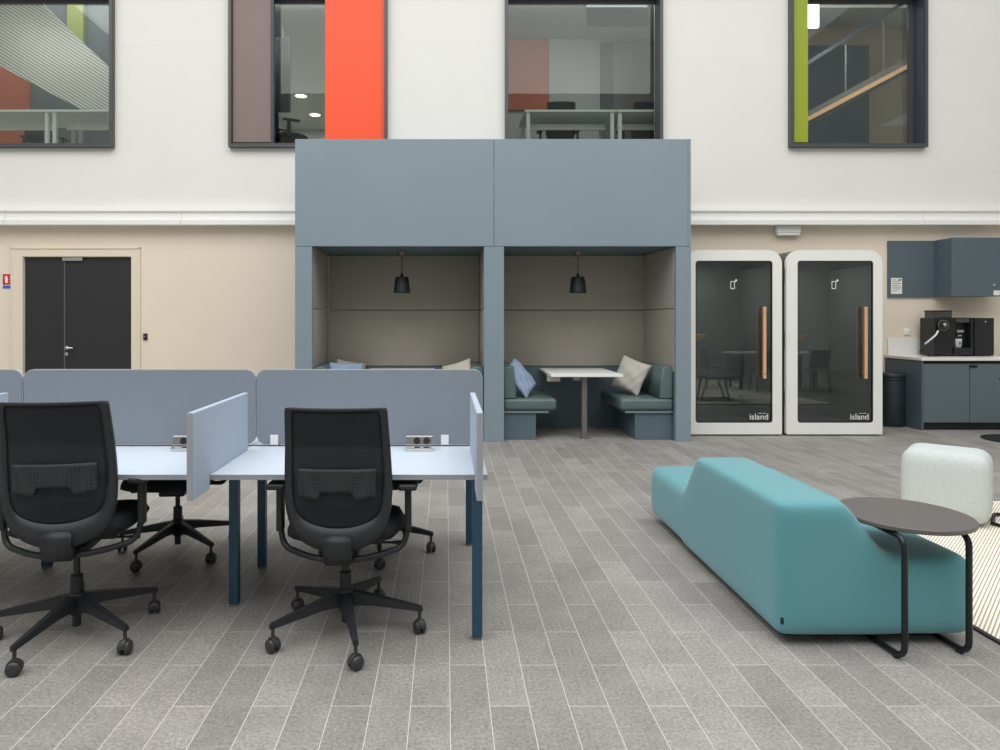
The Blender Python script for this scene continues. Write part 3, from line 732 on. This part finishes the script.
q.tube([(a[0]+.05, WY-.008, a[1]-.03), (a[0]+.03, WY-.008, a[1]-.035), (a[0]+.02, WY-.008, a[1]-.06)], .003, 6)
for k in range(3): q.box(a[0]+.10, a[0]+.135, WY-.009, WY-.007, zc+.035+k*.04, zc+.052+k*.04)
q.box(a[0]+.13, a[0]+.142, WY-.009, WY-.007, zc+.035, zc+.14)
q.build('pictogram', M['paper'], fs)

# ------------------------------------------------------------------ bench desks
bd = thing('bench_desk', (-1.04, 3.57, 0), 'long double row bench desk with pale tops and petrol blue legs', 'desk')
for y0, y1 in ((2.904, 3.553), (3.587, 4.236)):
    for x0, x1 in ((-3.52, -2.292), (-2.288, -1.046), (-1.042, .1815)):
        d = MB().box(x0, x1, y0, y1, .7365, .74, .001).build('desktop', M['desk'], bd)
        MB().box(x0, x1, y0+.001, y1-.001, .716, .7364).build('edge_band', M['desk_edge'], d)
for x, y in ((.116, 2.93), (.124, 4.15), (-1.072, 3.275), (-1.072, 3.77), (-2.30, 3.275), (-2.30, 3.77)):
    lg = MB().box(x, x+.045, y, y+.045, .012, .716, .003).build('leg', M['desk_leg'], bd)
    MB().box(x+.003, x+.042, y+.003, y+.042, 0, .012).build('foot', M['grey_metal'], lg)
for y in (3.12, 4.0):
    MB().box(-3.5, .10, y, y+.04, .672, .715).build('rail', M['desk_leg'], bd)
MB().box(-3.5, .05, 3.42, 3.70, .60, .62).box(-3.5, .05, 3.42, 3.43, .62, .68).box(-3.5, .05, 3.69, 3.70, .62, .68).build('cable_tray', M['desk_leg'], bd)
for x in (.118,): MB().box(x, x+.04, 3.0, 4.17, .672, .714).build('cross_rail', M['desk_leg'], bd)

def dscreen(x0, x1, label):
    t = thing('desk_screen', ((x0+x1)/2, 3.57, .74), label, 'desk screen', 'long slate screens along the bench desk')
    o = rrect(x0, x1, .752, 1.146, .045, 6)
    MB().prism(o, 3.557, 3.583).build('panel', M['screen'], t)
    MB().ring(rrect(x0-.004, x1+.004, .748, 1.150, .049, 6), o, 3.562, 3.578).build('edge_piping', M['piping'], t)
    for x in (x0+.072, x1-.22):
        MB().box(x, x+.042, 3.548, 3.556, .7405, .80, .002).box(x, x+.042, 3.548, 3.592, .7405, .75, .002).build('bracket', M['white_trim'], t)
    return t
dscreen(-3.50, -2.275, 'slate grey desk screen at the left edge of the photo')
dscreen(-2.259, -1.024, 'slate grey desk screen in front of the black double door')
dscreen(-1.012, .193, 'slate grey desk screen in front of the left booth')

def divider(xr, label, th=.027):
    t = thing('desk_divider', (xr-th/2, 3.1, .74), label, 'desk divider', 'fabric side dividers between desk places')
    prof = [(2.70, .68), (2.893, .68), (2.893, .7405), (3.447, .7405), (3.447, 1.038), (2.70, 1.038)]
    MB().prism(prof, xr-th, xr, 'X', .004, 2).build('panel', M['divider'], t)
    MB().box(xr-th+.002, xr-.002, 2.696, 2.702, .682, 1.036).build('edge_trim', M['divider_edge'], t)
divider(-2.27, 'blue-grey fabric divider at the left edge above the front left chair')
divider(-1.028, 'blue-grey fabric divider between the two front office chairs')
divider(.152, 'blue-grey fabric divider at the right end of the desk')

def socket(x, label, y=3.47):
    t = thing('power_socket', (x, y, .741), label, 'power socket', 'tilted power sockets on the desk')
    mt = Matrix.Translation((x, y, .742)) @ Matrix.Rotation(R(-18), 4, 'X')
    ml_ = Matrix.Translation((x, y, .742))
    b_ = MB().box(-.07, .07, -.02, .022, .022, .07, .003, mtx=mt).build('housing', M['steel'], t)
    MB().prism([(-.03, 0), (.03, 0), (.03, .024), (-.006, .024), (-.03, .012)], -.07, .07, 'X', mtx=ml_).build('base', M['chrome'], t)
    MB().box(-.068, .068, -.0215, -.0195, .026, .062, mtx=mt).build('face_plate', M['grey_metal'], b_)
    for dx in (-.012, .038):
        MB().cyl(0, 0, .021, .026, .0175, 20, mtx=mt @ Matrix.Translation((dx, 0, .044)) @ ry).build('outlet', M['black'], b_)
socket(-.138, 'silver twin power socket on the desk beside the front right chair', 3.44)
socket(-1.345, 'silver twin power socket half hidden behind the fabric divider', 3.44)
socket(-2.60, 'silver twin power socket at the far left of the desk', 3.44)

# ------------------------------------------------------------------ office chairs
def resample(pts, n):
    P = [Vector((p[0], p[1])) for p in pts]
    # catmull-rom densify
    Q = []
    for i in range(len(P)-1):
        p0, p1, p2, p3 = P[max(i-1, 0)], P[i], P[i+1], P[min(i+2, len(P)-1)]
        for k in range(8):
            t = k/8; Q.append(.5*((2*p1)+(p2-p0)*t+(2*p0-5*p1+4*p2-p3)*t*t+(3*p1-p0-3*p2+p3)*t**3))
    Q.append(P[-1])
    L = [0]
    for a, b in zip(Q, Q[1:]): L.append(L[-1]+(b-a).length)
    out = []; j = 0
    for i in range(n+1):
        d = L[-1]*i/n
        while j < len(L)-2 and L[j+1] < d: j += 1
        t = (d-L[j])/max(1e-9, L[j+1]-L[j]); out.append(Q[j].lerp(Q[j+1], t))
    return out
OUT = resample([(0, 1.05), (.17, 1.05), (.206, 1.049), (.214, 1.043), (.216, 1.02), (.222, .90), (.229, .76), (.229, .66), (.222, .59), (.198, .515), (.15, .465), (.09, .438), (.04, .425), (0, .42)], 60)
INN = resample([(0, 1.036), (.16, 1.036), (.178, 1.034), (.184, 1.02), (.187, 1.0), (.191, .90), (.194, .76), (.192, .68), (.182, .61), (.155, .57), (.10, .545), (.05, .535), (0, .532)], 60)
def back_y(x, z):
    pts = [(.42, -.195), (.52, -.214), (.62, -.230), (.75, -.236), (.88, -.25), (1.06, -.295)]
    for (a, ya), (b, yb) in zip(pts, pts[1:]):
        if z <= b: break
    t = max(0, min(1, (z-a)/(b-a))); y = ya+(yb-ya)*t
    return y+.9*x*x
def inner_half(z):
    best = .18
    for a, b in zip(INN, INN[1:]):
        if min(a.y, b.y) <= z <= max(a.y, b.y) and abs(a.y-b.y) > 1e-6:
            best = a.x+(b.x-a.x)*(z-a.y)/(b.y-a.y)
    return best
def make_chair():
    t = thing('office_chair', (0, 0, 0), 'x', 'office chair')
    # star base with casters
    q = MB(); q.lathe([(0, .10), (.028, .10), (.034, .12), (.036, .19), (.028, .20), (0, .20)], n=20)
    q.cyl(0, 0, .045, .11, .018, 16)
    Rr = .338
    for k in range(5):
        a = 2*PI*k/5
        b = bmesh.new(); secs = [(.02, .026, .125, .19), (.12, .021, .127, .172), (.31, .014, .104, .131), (.352, .012, .098, .121)]
        rg = []
        for r_, hw, z0, z1 in secs:
            rg.append([b.verts.new(v) for v in ((r_, -hw, z0), (r_, hw, z0), (r_, hw*.8, z1), (r_, -hw*.8, z1))])
        for A_, B_ in zip(rg, rg[1:]):
            for i in range(4): b.faces.new([A_[i], A_[(i+1) % 4], B_[(i+1) % 4], B_[i]])
        b.faces.new(rg[0]); b.faces.new(rg[-1])
        bmesh.ops.recalc_face_normals(b, faces=b.faces)
        bmesh.ops.bevel(b, geom=list(b.edges), offset=.003, segments=2, affect='EDGES')
        q._add(b, Matrix.Rotation(a, 4, 'Z'))
    sb = q.build('star_base', M['chair'], t)
    rnd = random.Random(2)
    for k in range(5):
        a = 2*PI*k/5; cx, cy_ = Rr*math.cos(a), Rr*math.sin(a); sw = rnd.uniform(-.5, .5)+a+PI/2
        mt = Matrix.Translation((cx, cy_, 0)) @ Matrix.Rotation(sw, 4, 'Z')
        c = MB()
        c.cyl(0, 0, .06, .10, .008, 10, mtx=mt)
        for s in (-1, 1):
            c.lathe([(0, -.008), (.024, -.008), (.029, -.004), (.029, .006), (.020, .012), (0, .013)], n=22, mtx=mt @ Matrix.Translation((0, s*.014, .029)) @ Matrix.Rotation(-s*PI/2, 4, 'X'))
        c.prism([(.031*math.cos(PI*i/8), .031+.034*math.sin(PI*i/8)) for i in range(9)], -.010, .010, 'Y', .002, mtx=mt)
        c.build('caster', M['caster'], sb)
    gl = MB().cyl(0, 0, .19, .275, .026, 20).cyl(0, 0, .27, .39, .014, 16); gl.build('gas_lift', M['chair'], t)
    m_ = MB().box(-.075, .075, -.12, .12, .362, .412, .012, 3).box(-.17, .17, -.02, .10, .40, .425, .006); m_.build('mechanism', M['chair'], t)
    MB().tube([(.07, .05, .39), (.2, .06, .385), (.25, .06, .385)], [.006, .006, .012]).build('lever', M['chair'], t)
    # seat
    b = bmesh.new(); nx, ny = 20, 20; T = {}
    for s in (0, 1):
        for i in range(nx+1):
            for j in range(ny+1):
                u, v = i/nx*2-1, j/ny*2-1
                uu = u*math.sqrt(1-v*v*.28); vv = v*math.sqrt(1-u*u*.28)
                x = uu*.266; y = vv*.25+.075
                e = (1-abs(u)**5)*(1-abs(v)**5)
                z = (.475+.045*e**.5+.018*u*u-(.03*max(0, v)**3)) if s else (.475-.038*e**.5-.02*max(0, v)**3)
                if s and (i in (0, nx) or j in (0, ny)): T[s, i, j] = T[0, i, j]; continue
                T[s, i, j] = b.verts.new((x, y, z))
    for s in (0, 1):
        for i in range(nx):
            for j in range(ny): b.faces.new([T[s, i, j], T[s, i+1, j], T[s, i+1, j+1], T[s, i, j+1]])
    bmesh.ops.recalc_face_normals(b, faces=b.faces)
    q = MB(); q._add(b, None, True); q.build('seat', M['chair_fabric'], t)
    # back frame
    b = bmesh.new(); th = .022
    full = lambda Hh: [(p.x, p.y) for p in Hh]+[(-p.x, p.y) for p in reversed(Hh[1:-1])]
    fo, fi = full(OUT), full(INN); n = len(fo); lay = []
    for L_, dy in ((fo, 0), (fi, .004), (fi, th-.004), (fo, th)):
        lay.append([b.verts.new((x, back_y(x, z)+dy, z)) for x, z in L_])
    for A_, B_ in zip(lay, lay[1:]+lay[:1]):
        for i in range(n): b.faces.new([A_[i], A_[(i+1) % n], B_[(i+1) % n], B_[i]])
    bmesh.ops.recalc_face_normals(b, faces=b.faces)
    q = MB(); q._add(b, None, True); bf = q.build('back_frame', M['chair_light'], t)
    prof = [(-.222, .50), (-.229, .47), (-.232, .43), (-.205, .372), (-.08, .36), (-.06, .365), (-.06, .405), (-.15, .42), (-.175, .45), (-.185, .49), (-.195, .50)]
    q = MB()
    bq = bmesh.new()
    for sgn in (0,):
        A_ = []; 
        for x, k in ((-1, 0), (1, 0)):
            A_.append([bq.verts.new((x*(.058 if z < .45 else .058+.012*smoothstep((z-.45)/.13)), y, z)) for y, z in prof])
        bq.faces.new(A_[0]); bq.faces.new(list(reversed(A_[1])))
        for i in range(len(prof)): bq.faces.new([A_[0][i], A_[0][(i+1) % len(prof)], A_[1][(i+1) % len(prof)], A_[1][i]])
    bmesh.ops.recalc_face_normals(bq, faces=bq.faces)
    bmesh.ops.bevel(bq, geom=[e for e in bq.edges if len(e.link_faces) == 2 and e.calc_face_angle(0) > .8], offset=.008, segments=3, affect='EDGES')
    q._add(bq, None, True); q.build('spine', M['chair'], t)
    # net
    def net(u, v):
        z = 1.035-(1.035-.530)*v; w = inner_half(min(1.03, max(.534, z)))+.004; x = (u*2-1)*w
        return (x, back_y(x, z)+.010, z)
    MB().slab(net, 16, 36, (0, .003, 0)).build('back_mesh', M['chair_mesh'], t)
    def zb(x):
        a = abs(x)
        return .672-(.014*(1-(a-.07)/.1) if a > .075 else 0)+(.022 if a < .06 else 0 if a > .08 else .022*(.08-a)/.02)
    def lum(u, v):
        x = (u*2-1)*.165; z1_ = .79; z = z1_-(z1_-zb(x))*v
        return (x, back_y(x, z)-.012, z)
    MB().slab(lum, 48, 8, (0, .012, 0)).build('lumbar_support', M['lumbar'], t)
    # arms
    for s in (-1, 1):
        a_ = MB().tube(fillet([(s*.045, -.17, .385), (s*.14, -.13, .385), (s*.27, -.05, .402), (s*.288, -.035, .50)], .06, 8), .0135, 12)
        a_.box(s*.288-.014, s*.288+.014, -.06, -.005, .47, .672, .006, 3)
        ar = a_.build('armrest', M['chair'], t)
        MB().box(s*.290-.042, s*.290+.042, -.12, .13, .668, .696, .012, 4).build('arm_pad', M['chair'], ar)
    return t
ch0 = make_chair()
def place(o, x, y, rz, label, first=False, dz=0, z=0, group='black mesh office chairs at the desk', base=0.0):
    c = o if first else copy_tree(o)
    c.location = (x, y, z); c.rotation_euler = (0, 0, rz); c['label'] = label; c['group'] = group
    for ch in c.children:
        n = ch.name.split('.')[0]
        if n == 'star_base': ch.rotation_euler = (0, 0, base-rz)
        elif n == 'gas_lift': pass
        else: ch.location = (0, 0, dz)
    return c
place(ch0, -.457, 3.02, R(-1), 'black mesh office chair in front of the desk, under the right desk screen', True, base=R(-74.5))
place(ch0, -1.657, 2.98, R(8), 'black mesh office chair at the left edge, seen from behind', dz=.03, base=R(-101))
place(ch0, -1.64, 4.06, R(184), 'black office chair beyond the desk, behind the screen in front of the double door', base=R(-108))
place(ch0, -.424, 4.106, R(176), 'black office chair beyond the desk, behind the front right chair', base=R(-82))
g2 = 'office chairs on the upper floor'
place(ch0, -6.5, 10.75, R(10), 'office chair behind the left desk in the far left upper window', z=UF, group=g2)
place(ch0, -4.9, 10.7, R(-20), 'office chair behind the right desk in the far left upper window', z=UF, group=g2)
place(ch0, 1.75, 10.32, R(0), 'office chair behind the left desk in the middle upper window', z=UF, group=g2)
place(ch0, 3.0, 10.35, R(15), 'office chair behind the right desk in the middle upper window', z=UF, group=g2)
place(ch0, -2.42, 10.0, R(-60), 'office chair behind the glass of the orange panelled upper window', z=UF, group=g2)

# ------------------------------------------------------------------ teal sofa
so = thing('modular_sofa', (1.87, 3.8, 0), 'teal upholstered sofa with stepped soft shapes on the tiled floor', 'sofa')
def lowpoly(parts, name, m, par, vox, sm, it):
    o = MB()
    for f in parts: f(o)
    ob = o.build(name, m, par)
    md = ob.modifiers.new('r', 'REMESH'); md.mode = 'VOXEL'; md.voxel_size = vox; md.use_smooth_shade = True
    s = ob.modifiers.new('s', 'SMOOTH'); s.factor = sm; s.iterations = it
    dg = bpy.context.evaluated_depsgraph_get(); me = bpy.data.meshes.new_from_object(ob.evaluated_get(dg))
    me.materials.clear(); me.materials.append(m)
    ob.modifiers.clear(); ob.data = me
    for p in me.polygons: p.use_smooth = True
    return ob
SX0, SX1, SY0, SY1 = 1.436, 2.31, 2.86, 4.72
def back_block(o):
    b = bmesh.new()
    # base and top rectangles of a tapered block: (x0,x1,y0,y1)
    V = [b.verts.new(v) for v in ((SX0, SY0+.01, .04), (1.945, SY0+.01, .04), (1.945, 4.06, .04), (SX0, 4.06, .04),
                                  (SX0, SY0, .36), (1.945, SY0, .36), (1.945, 4.06, .36), (SX0, 4.06, .36),
                                  (SX0, SY0, .628), (1.735, SY0, .628), (1.735, 3.84, .628), (SX0, 3.84, .628))]
    for f in ((0, 1, 2, 3), (8, 9, 10, 11), (0, 1, 5, 4), (1, 2, 6, 5), (2, 3, 7, 6), (3, 0, 4, 7), (4, 5, 9, 8), (5, 6, 10, 9), (6, 7, 11, 10), (7, 4, 8, 11)):
        b.faces.new([V[i] for i in f])
    bmesh.ops.recalc_face_normals(b, faces=b.faces); o._add(b)
cv = lowpoly([lambda o: o.box(SX0, SX1, SY0, SY1, .036, .392, .06, 3), back_block], 'upholstery', M['sofa'], so, .016, .5, 40)
MB().box(SX0+.09, SX1-.09, SY0+.12, SY1-.12, .0, .06, .004).build('base', M['sofa_base'], so)
MB().box(SX0+.014, SX0+.026, SY0+.012, SY0+.03, .10, .128).build('fabric_label', M['sofa_base'], so)

# round side table with C shaped legs
TX, TY, TZ = 2.058, 2.985, .55
rt = thing('side_table', (TX, TY, 0), 'round dark side table on two bent tube legs over the sofa', 'side table')
MB().lathe([(0, TZ-.022), (.257, TZ-.022), (.264, TZ-.017), (.264, TZ-.003), (.261, TZ), (0, TZ)], TX, TY, 72, False).build('tabletop', M['top_dark'], rt)
for x, y in ((1.893, 2.74), (2.19, 2.78)):
    lg = MB().tube(fillet([(x-.0, y+.33, TZ-.036), (x, y, TZ-.036), (x, y, .018), (x-.03, y+.36, .018)], .055, 8), .0125, 12).build('leg', M['tube'], rt)
    MB().cyl(x-.004, y+.045, 0, .014, .014, 12).build('glide', M['seal'], lg)
    MB().cyl(x-.028, y+.34, 0, .014, .014, 12).build('glide', M['seal'], lg)
MB().tube([(1.864, 3.10, .018), (2.16, 3.14, .018)], .0125).build('foot_bar', M['tube'], rt)

# rug
rg = thing('rug', (4.4, 3.0, 0), 'cream ribbed rug with dark edge at the right of the sofa', 'rug')
MB().box(2.43, 6.4, .8, 5.15, 0, .011).build('pile', M['rug'], rg)
MB().box(2.41, 2.432, .78, 5.172, 0, .0115).box(6.398, 6.42, .78, 5.172, 0, .0115).box(2.43, 6.4, 5.149, 5.172, 0, .0115).box(2.43, 6.4, .78, .802, 0, .0115).build('binding', M['rug_edge'], rg)

# pouf
pf = thing('pouf', (3.565, 4.73, .011), 'pale woven rounded cube pouf standing on the cream rug', 'pouf')
b = bmesh.new(); bmesh.ops.create_cube(b, size=1)
bmesh.ops.subdivide_edges(b, edges=list(b.edges), cuts=11, use_grid_fill=True)
for v in b.verts:   # rounded box by pushing to a rounded-corner shell
    c = Vector(v.co)*2; r_ = .34
    k = Vector([max(-1+r_, min(1-r_, a)) for a in c]); d = c-k
    if d.length > 1e-6: c = k+d.normalized()*r_*(min(1, max(abs(d.x), abs(d.y), abs(d.z))/r_))
    sc = 1+.03*(1-c.z*c.z)
    v.co = Vector((c.x*.246*sc, c.y*.212*sc, (c.z+1)*.239))
bmesh.ops.smooth_vert(b, verts=b.verts, factor=.3, use_axis_x=True, use_axis_y=True, use_axis_z=True)
q = MB(); q._add(b, Matrix.Translation((3.565, 4.73, .022)) @ Matrix.Rotation(R(-42), 4, 'Z'), True)
q.build('upholstery', M['pouf'], pf)
q = MB()
for sx in (-1, 1):
    for sy in (-1, 1): q.cyl(sx*.16, sy*.14, .0115, .05, .02, 10, mtx=Matrix.Translation((3.565, 4.73, 0)) @ Matrix.Rotation(R(-42), 4, 'Z'))
q.build('feet', M['sofa_base'], pf)

# lounge chair whose sled frame pokes into the right edge
lc = thing('lounge_chair', (4.35, 4.75, .011), 'black tube frame of a lounge chair on the rug at the right edge', 'lounge chair')
MB().tube(fillet([(3.73, 4.53, .026), (3.91, 4.74, .026), (4.95, 4.73, .026)], .03)+fillet([(4.95, 4.73, .026), (5.0, 4.40, .026), (3.74, 4.46, .026)], .03), .012, 10, True).build('sled_frame', M['tube'], lc)
MB().tube([(4.40, 4.73, .03), (4.5, 4.70, .38)], .012).tube([(4.9, 4.70, .03), (4.8, 4.70, .38)], .012).tube([(4.45, 4.43, .03), (4.5, 4.45, .38)], .012).tube([(4.92, 4.42, .03), (4.8, 4.45, .38)], .012).build('uprights', M['tube'], lc)
MB().box(4.45, 5.05, 4.30, 4.90, .385, .46, .03, 4).build('seat', M['shell'], lc)
MB().box(5.0, 5.08, 4.30, 4.90, .44, .80, .03, 4).build('backrest', M['shell'], lc)

# pedestal table at the right edge: round floor plate in view
pt = thing('pedestal_table', (5.52+.9, 7.75, 0), 'round black floor plate of a pedestal table at the right edge', 'table')
PXc, PYc = 6.71, 7.76
MB().lathe([(0, 0), (.36, 0), (.365, .004), (.365, .010), (.34, .016), (.05, .022), (0, .022)], PXc, PYc, 64).build('base_plate', M['black'], pt)
MB().cyl(PXc, PYc, .02, .70, .035).build('column', M['black'], pt)
MB().lathe([(0, .70), (.19, .70), (.19, .72), (0, .72)], PXc, PYc, 48, False).build('tabletop', M['black'], pt)

# ------------------------------------------------------------------ cafe table outside the frame, mirrored in the pod doors
ct = thing('cafe_table', (6.7, 2.6, 0), 'white topped cafe table mirrored in the phone pod doors', 'table')
MB().box(5.8, 7.5, 2.25, 2.95, .715, .745, .004).build('tabletop', M['table_white'], ct)
for x in (5.9, 7.36):
    for y in (2.32, 2.82): MB().box(x, x+.04, y, y+.04, .011, .715).build('leg', M['tube'], ct)
def cafe_chair(x, y, rz, label):
    t = thing('cafe_chair', (0, 0, 0), label, 'chair', 'cafe chairs around the white topped table')
    MB().box(-.22, .22, -.21, .21, .43, .455, .01, 3).build('seat', M['shell'], t)
    MB().slab(lambda u, v: ((u*2-1)*.21, -.20-.06*v+.25*((u*2-1)*.21)**2*4, .47+.36*v), 10, 8, (0, .012, 0)).build('backrest', M['shell'], t)
    for sx in (-1, 1):
        for sy in (-1, 1): MB().tube([(sx*.17, sy*.16, .43), (sx*.22, sy*.21, .012)], .011, 8).build('leg', M['tube'], t)
    t.location = (x, y, 0); t.rotation_euler = (0, 0, rz)
cafe_chair(6.2, 3.25, PI+.1, 'grey cafe chair at the left side of the mirrored table')
cafe_chair(7.15, 3.25, PI-.1, 'grey cafe chair at the right side of the mirrored table')
cafe_chair(5.45, 2.6, -PI/2, 'grey cafe chair at the end of the mirrored table')

# ------------------------------------------------------------------ light
def area(name, loc, rot, sx, sy, e, col=(1, 1, 1)):
    l = bpy.data.lights.new(name, 'AREA'); l.shape = 'RECTANGLE'; l.size = sx; l.size_y = sy; l.energy = e; l.color = col
    o = bpy.data.objects.new(name, l); C.objects.link(o); o.location = loc; o.rotation_euler = rot; return o
area('skylight', (-1.2, 0.2, 9.5), (0, 0, 0), 17, 11, 1400, (1.0, .985, .96))
area('room_fill', (-6.5, 11.4, 8.5), (0, 0, 0), 3, 1.5, 150)  # unseen fills added to brighten the left and right upper rooms
area('room_fill', (7.2, 11.4, 8.5), (0, 0, 0), 3, 1.5, 110)
for x, e in ((-5.8, 26), (-1.9, 18), (1.9, 9), (5.8, 24)):
    area('window_head_fill', (x, 9.46, 5.93), (math.radians(35), 0, 0), 2.2, .06, e)  # added fill strips hidden behind the window heads, no fitting there
for p in pods: area('pod_fill', p, (0, 0, 0), .28, .28, 2.8, (1, .95, .88))  # fill added inside each pod to brighten shelf and lining
for p in spots: area('downlight_lamp', p, (0, 0, 0), .18, .18, 28, (1, .97, .92))
w = bpy.data.worlds.new('World'); bpy.context.scene.world = w; w.use_nodes = True
w.node_tree.nodes['Background'].inputs[0].default_value = (.93, .96, 1.0, 1)
w.node_tree.nodes['Background'].inputs[1].default_value = 1.0

cam = bpy.data.cameras.new('camera'); co = bpy.data.objects.new('camera', cam); C.objects.link(co)
co.location = (0, 0, H); co.rotation_euler = (PI/2, 0, 0)
cam.sensor_fit = 'HORIZONTAL'; cam.sensor_width = 36; cam.lens = F/1000*36
cam.shift_x = (500-VX)/1000; cam.shift_y = -(375-VY)/1000; cam.clip_start = .05
sc = bpy.context.scene; sc.camera = co
sc.view_settings.view_transform = 'Standard'; sc.view_settings.look = 'None'
sc.view_settings.exposure = 0.07; sc.view_settings.gamma = 1; sc.view_settings.use_curve_mapping = False
sc.cycles.max_bounces = 8; sc.cycles.diffuse_bounces = 5; sc.cycles.transparent_max_bounces = 12
sc.cycles.use_denoising = True
sc.cycles.sample_clamp_indirect = 5
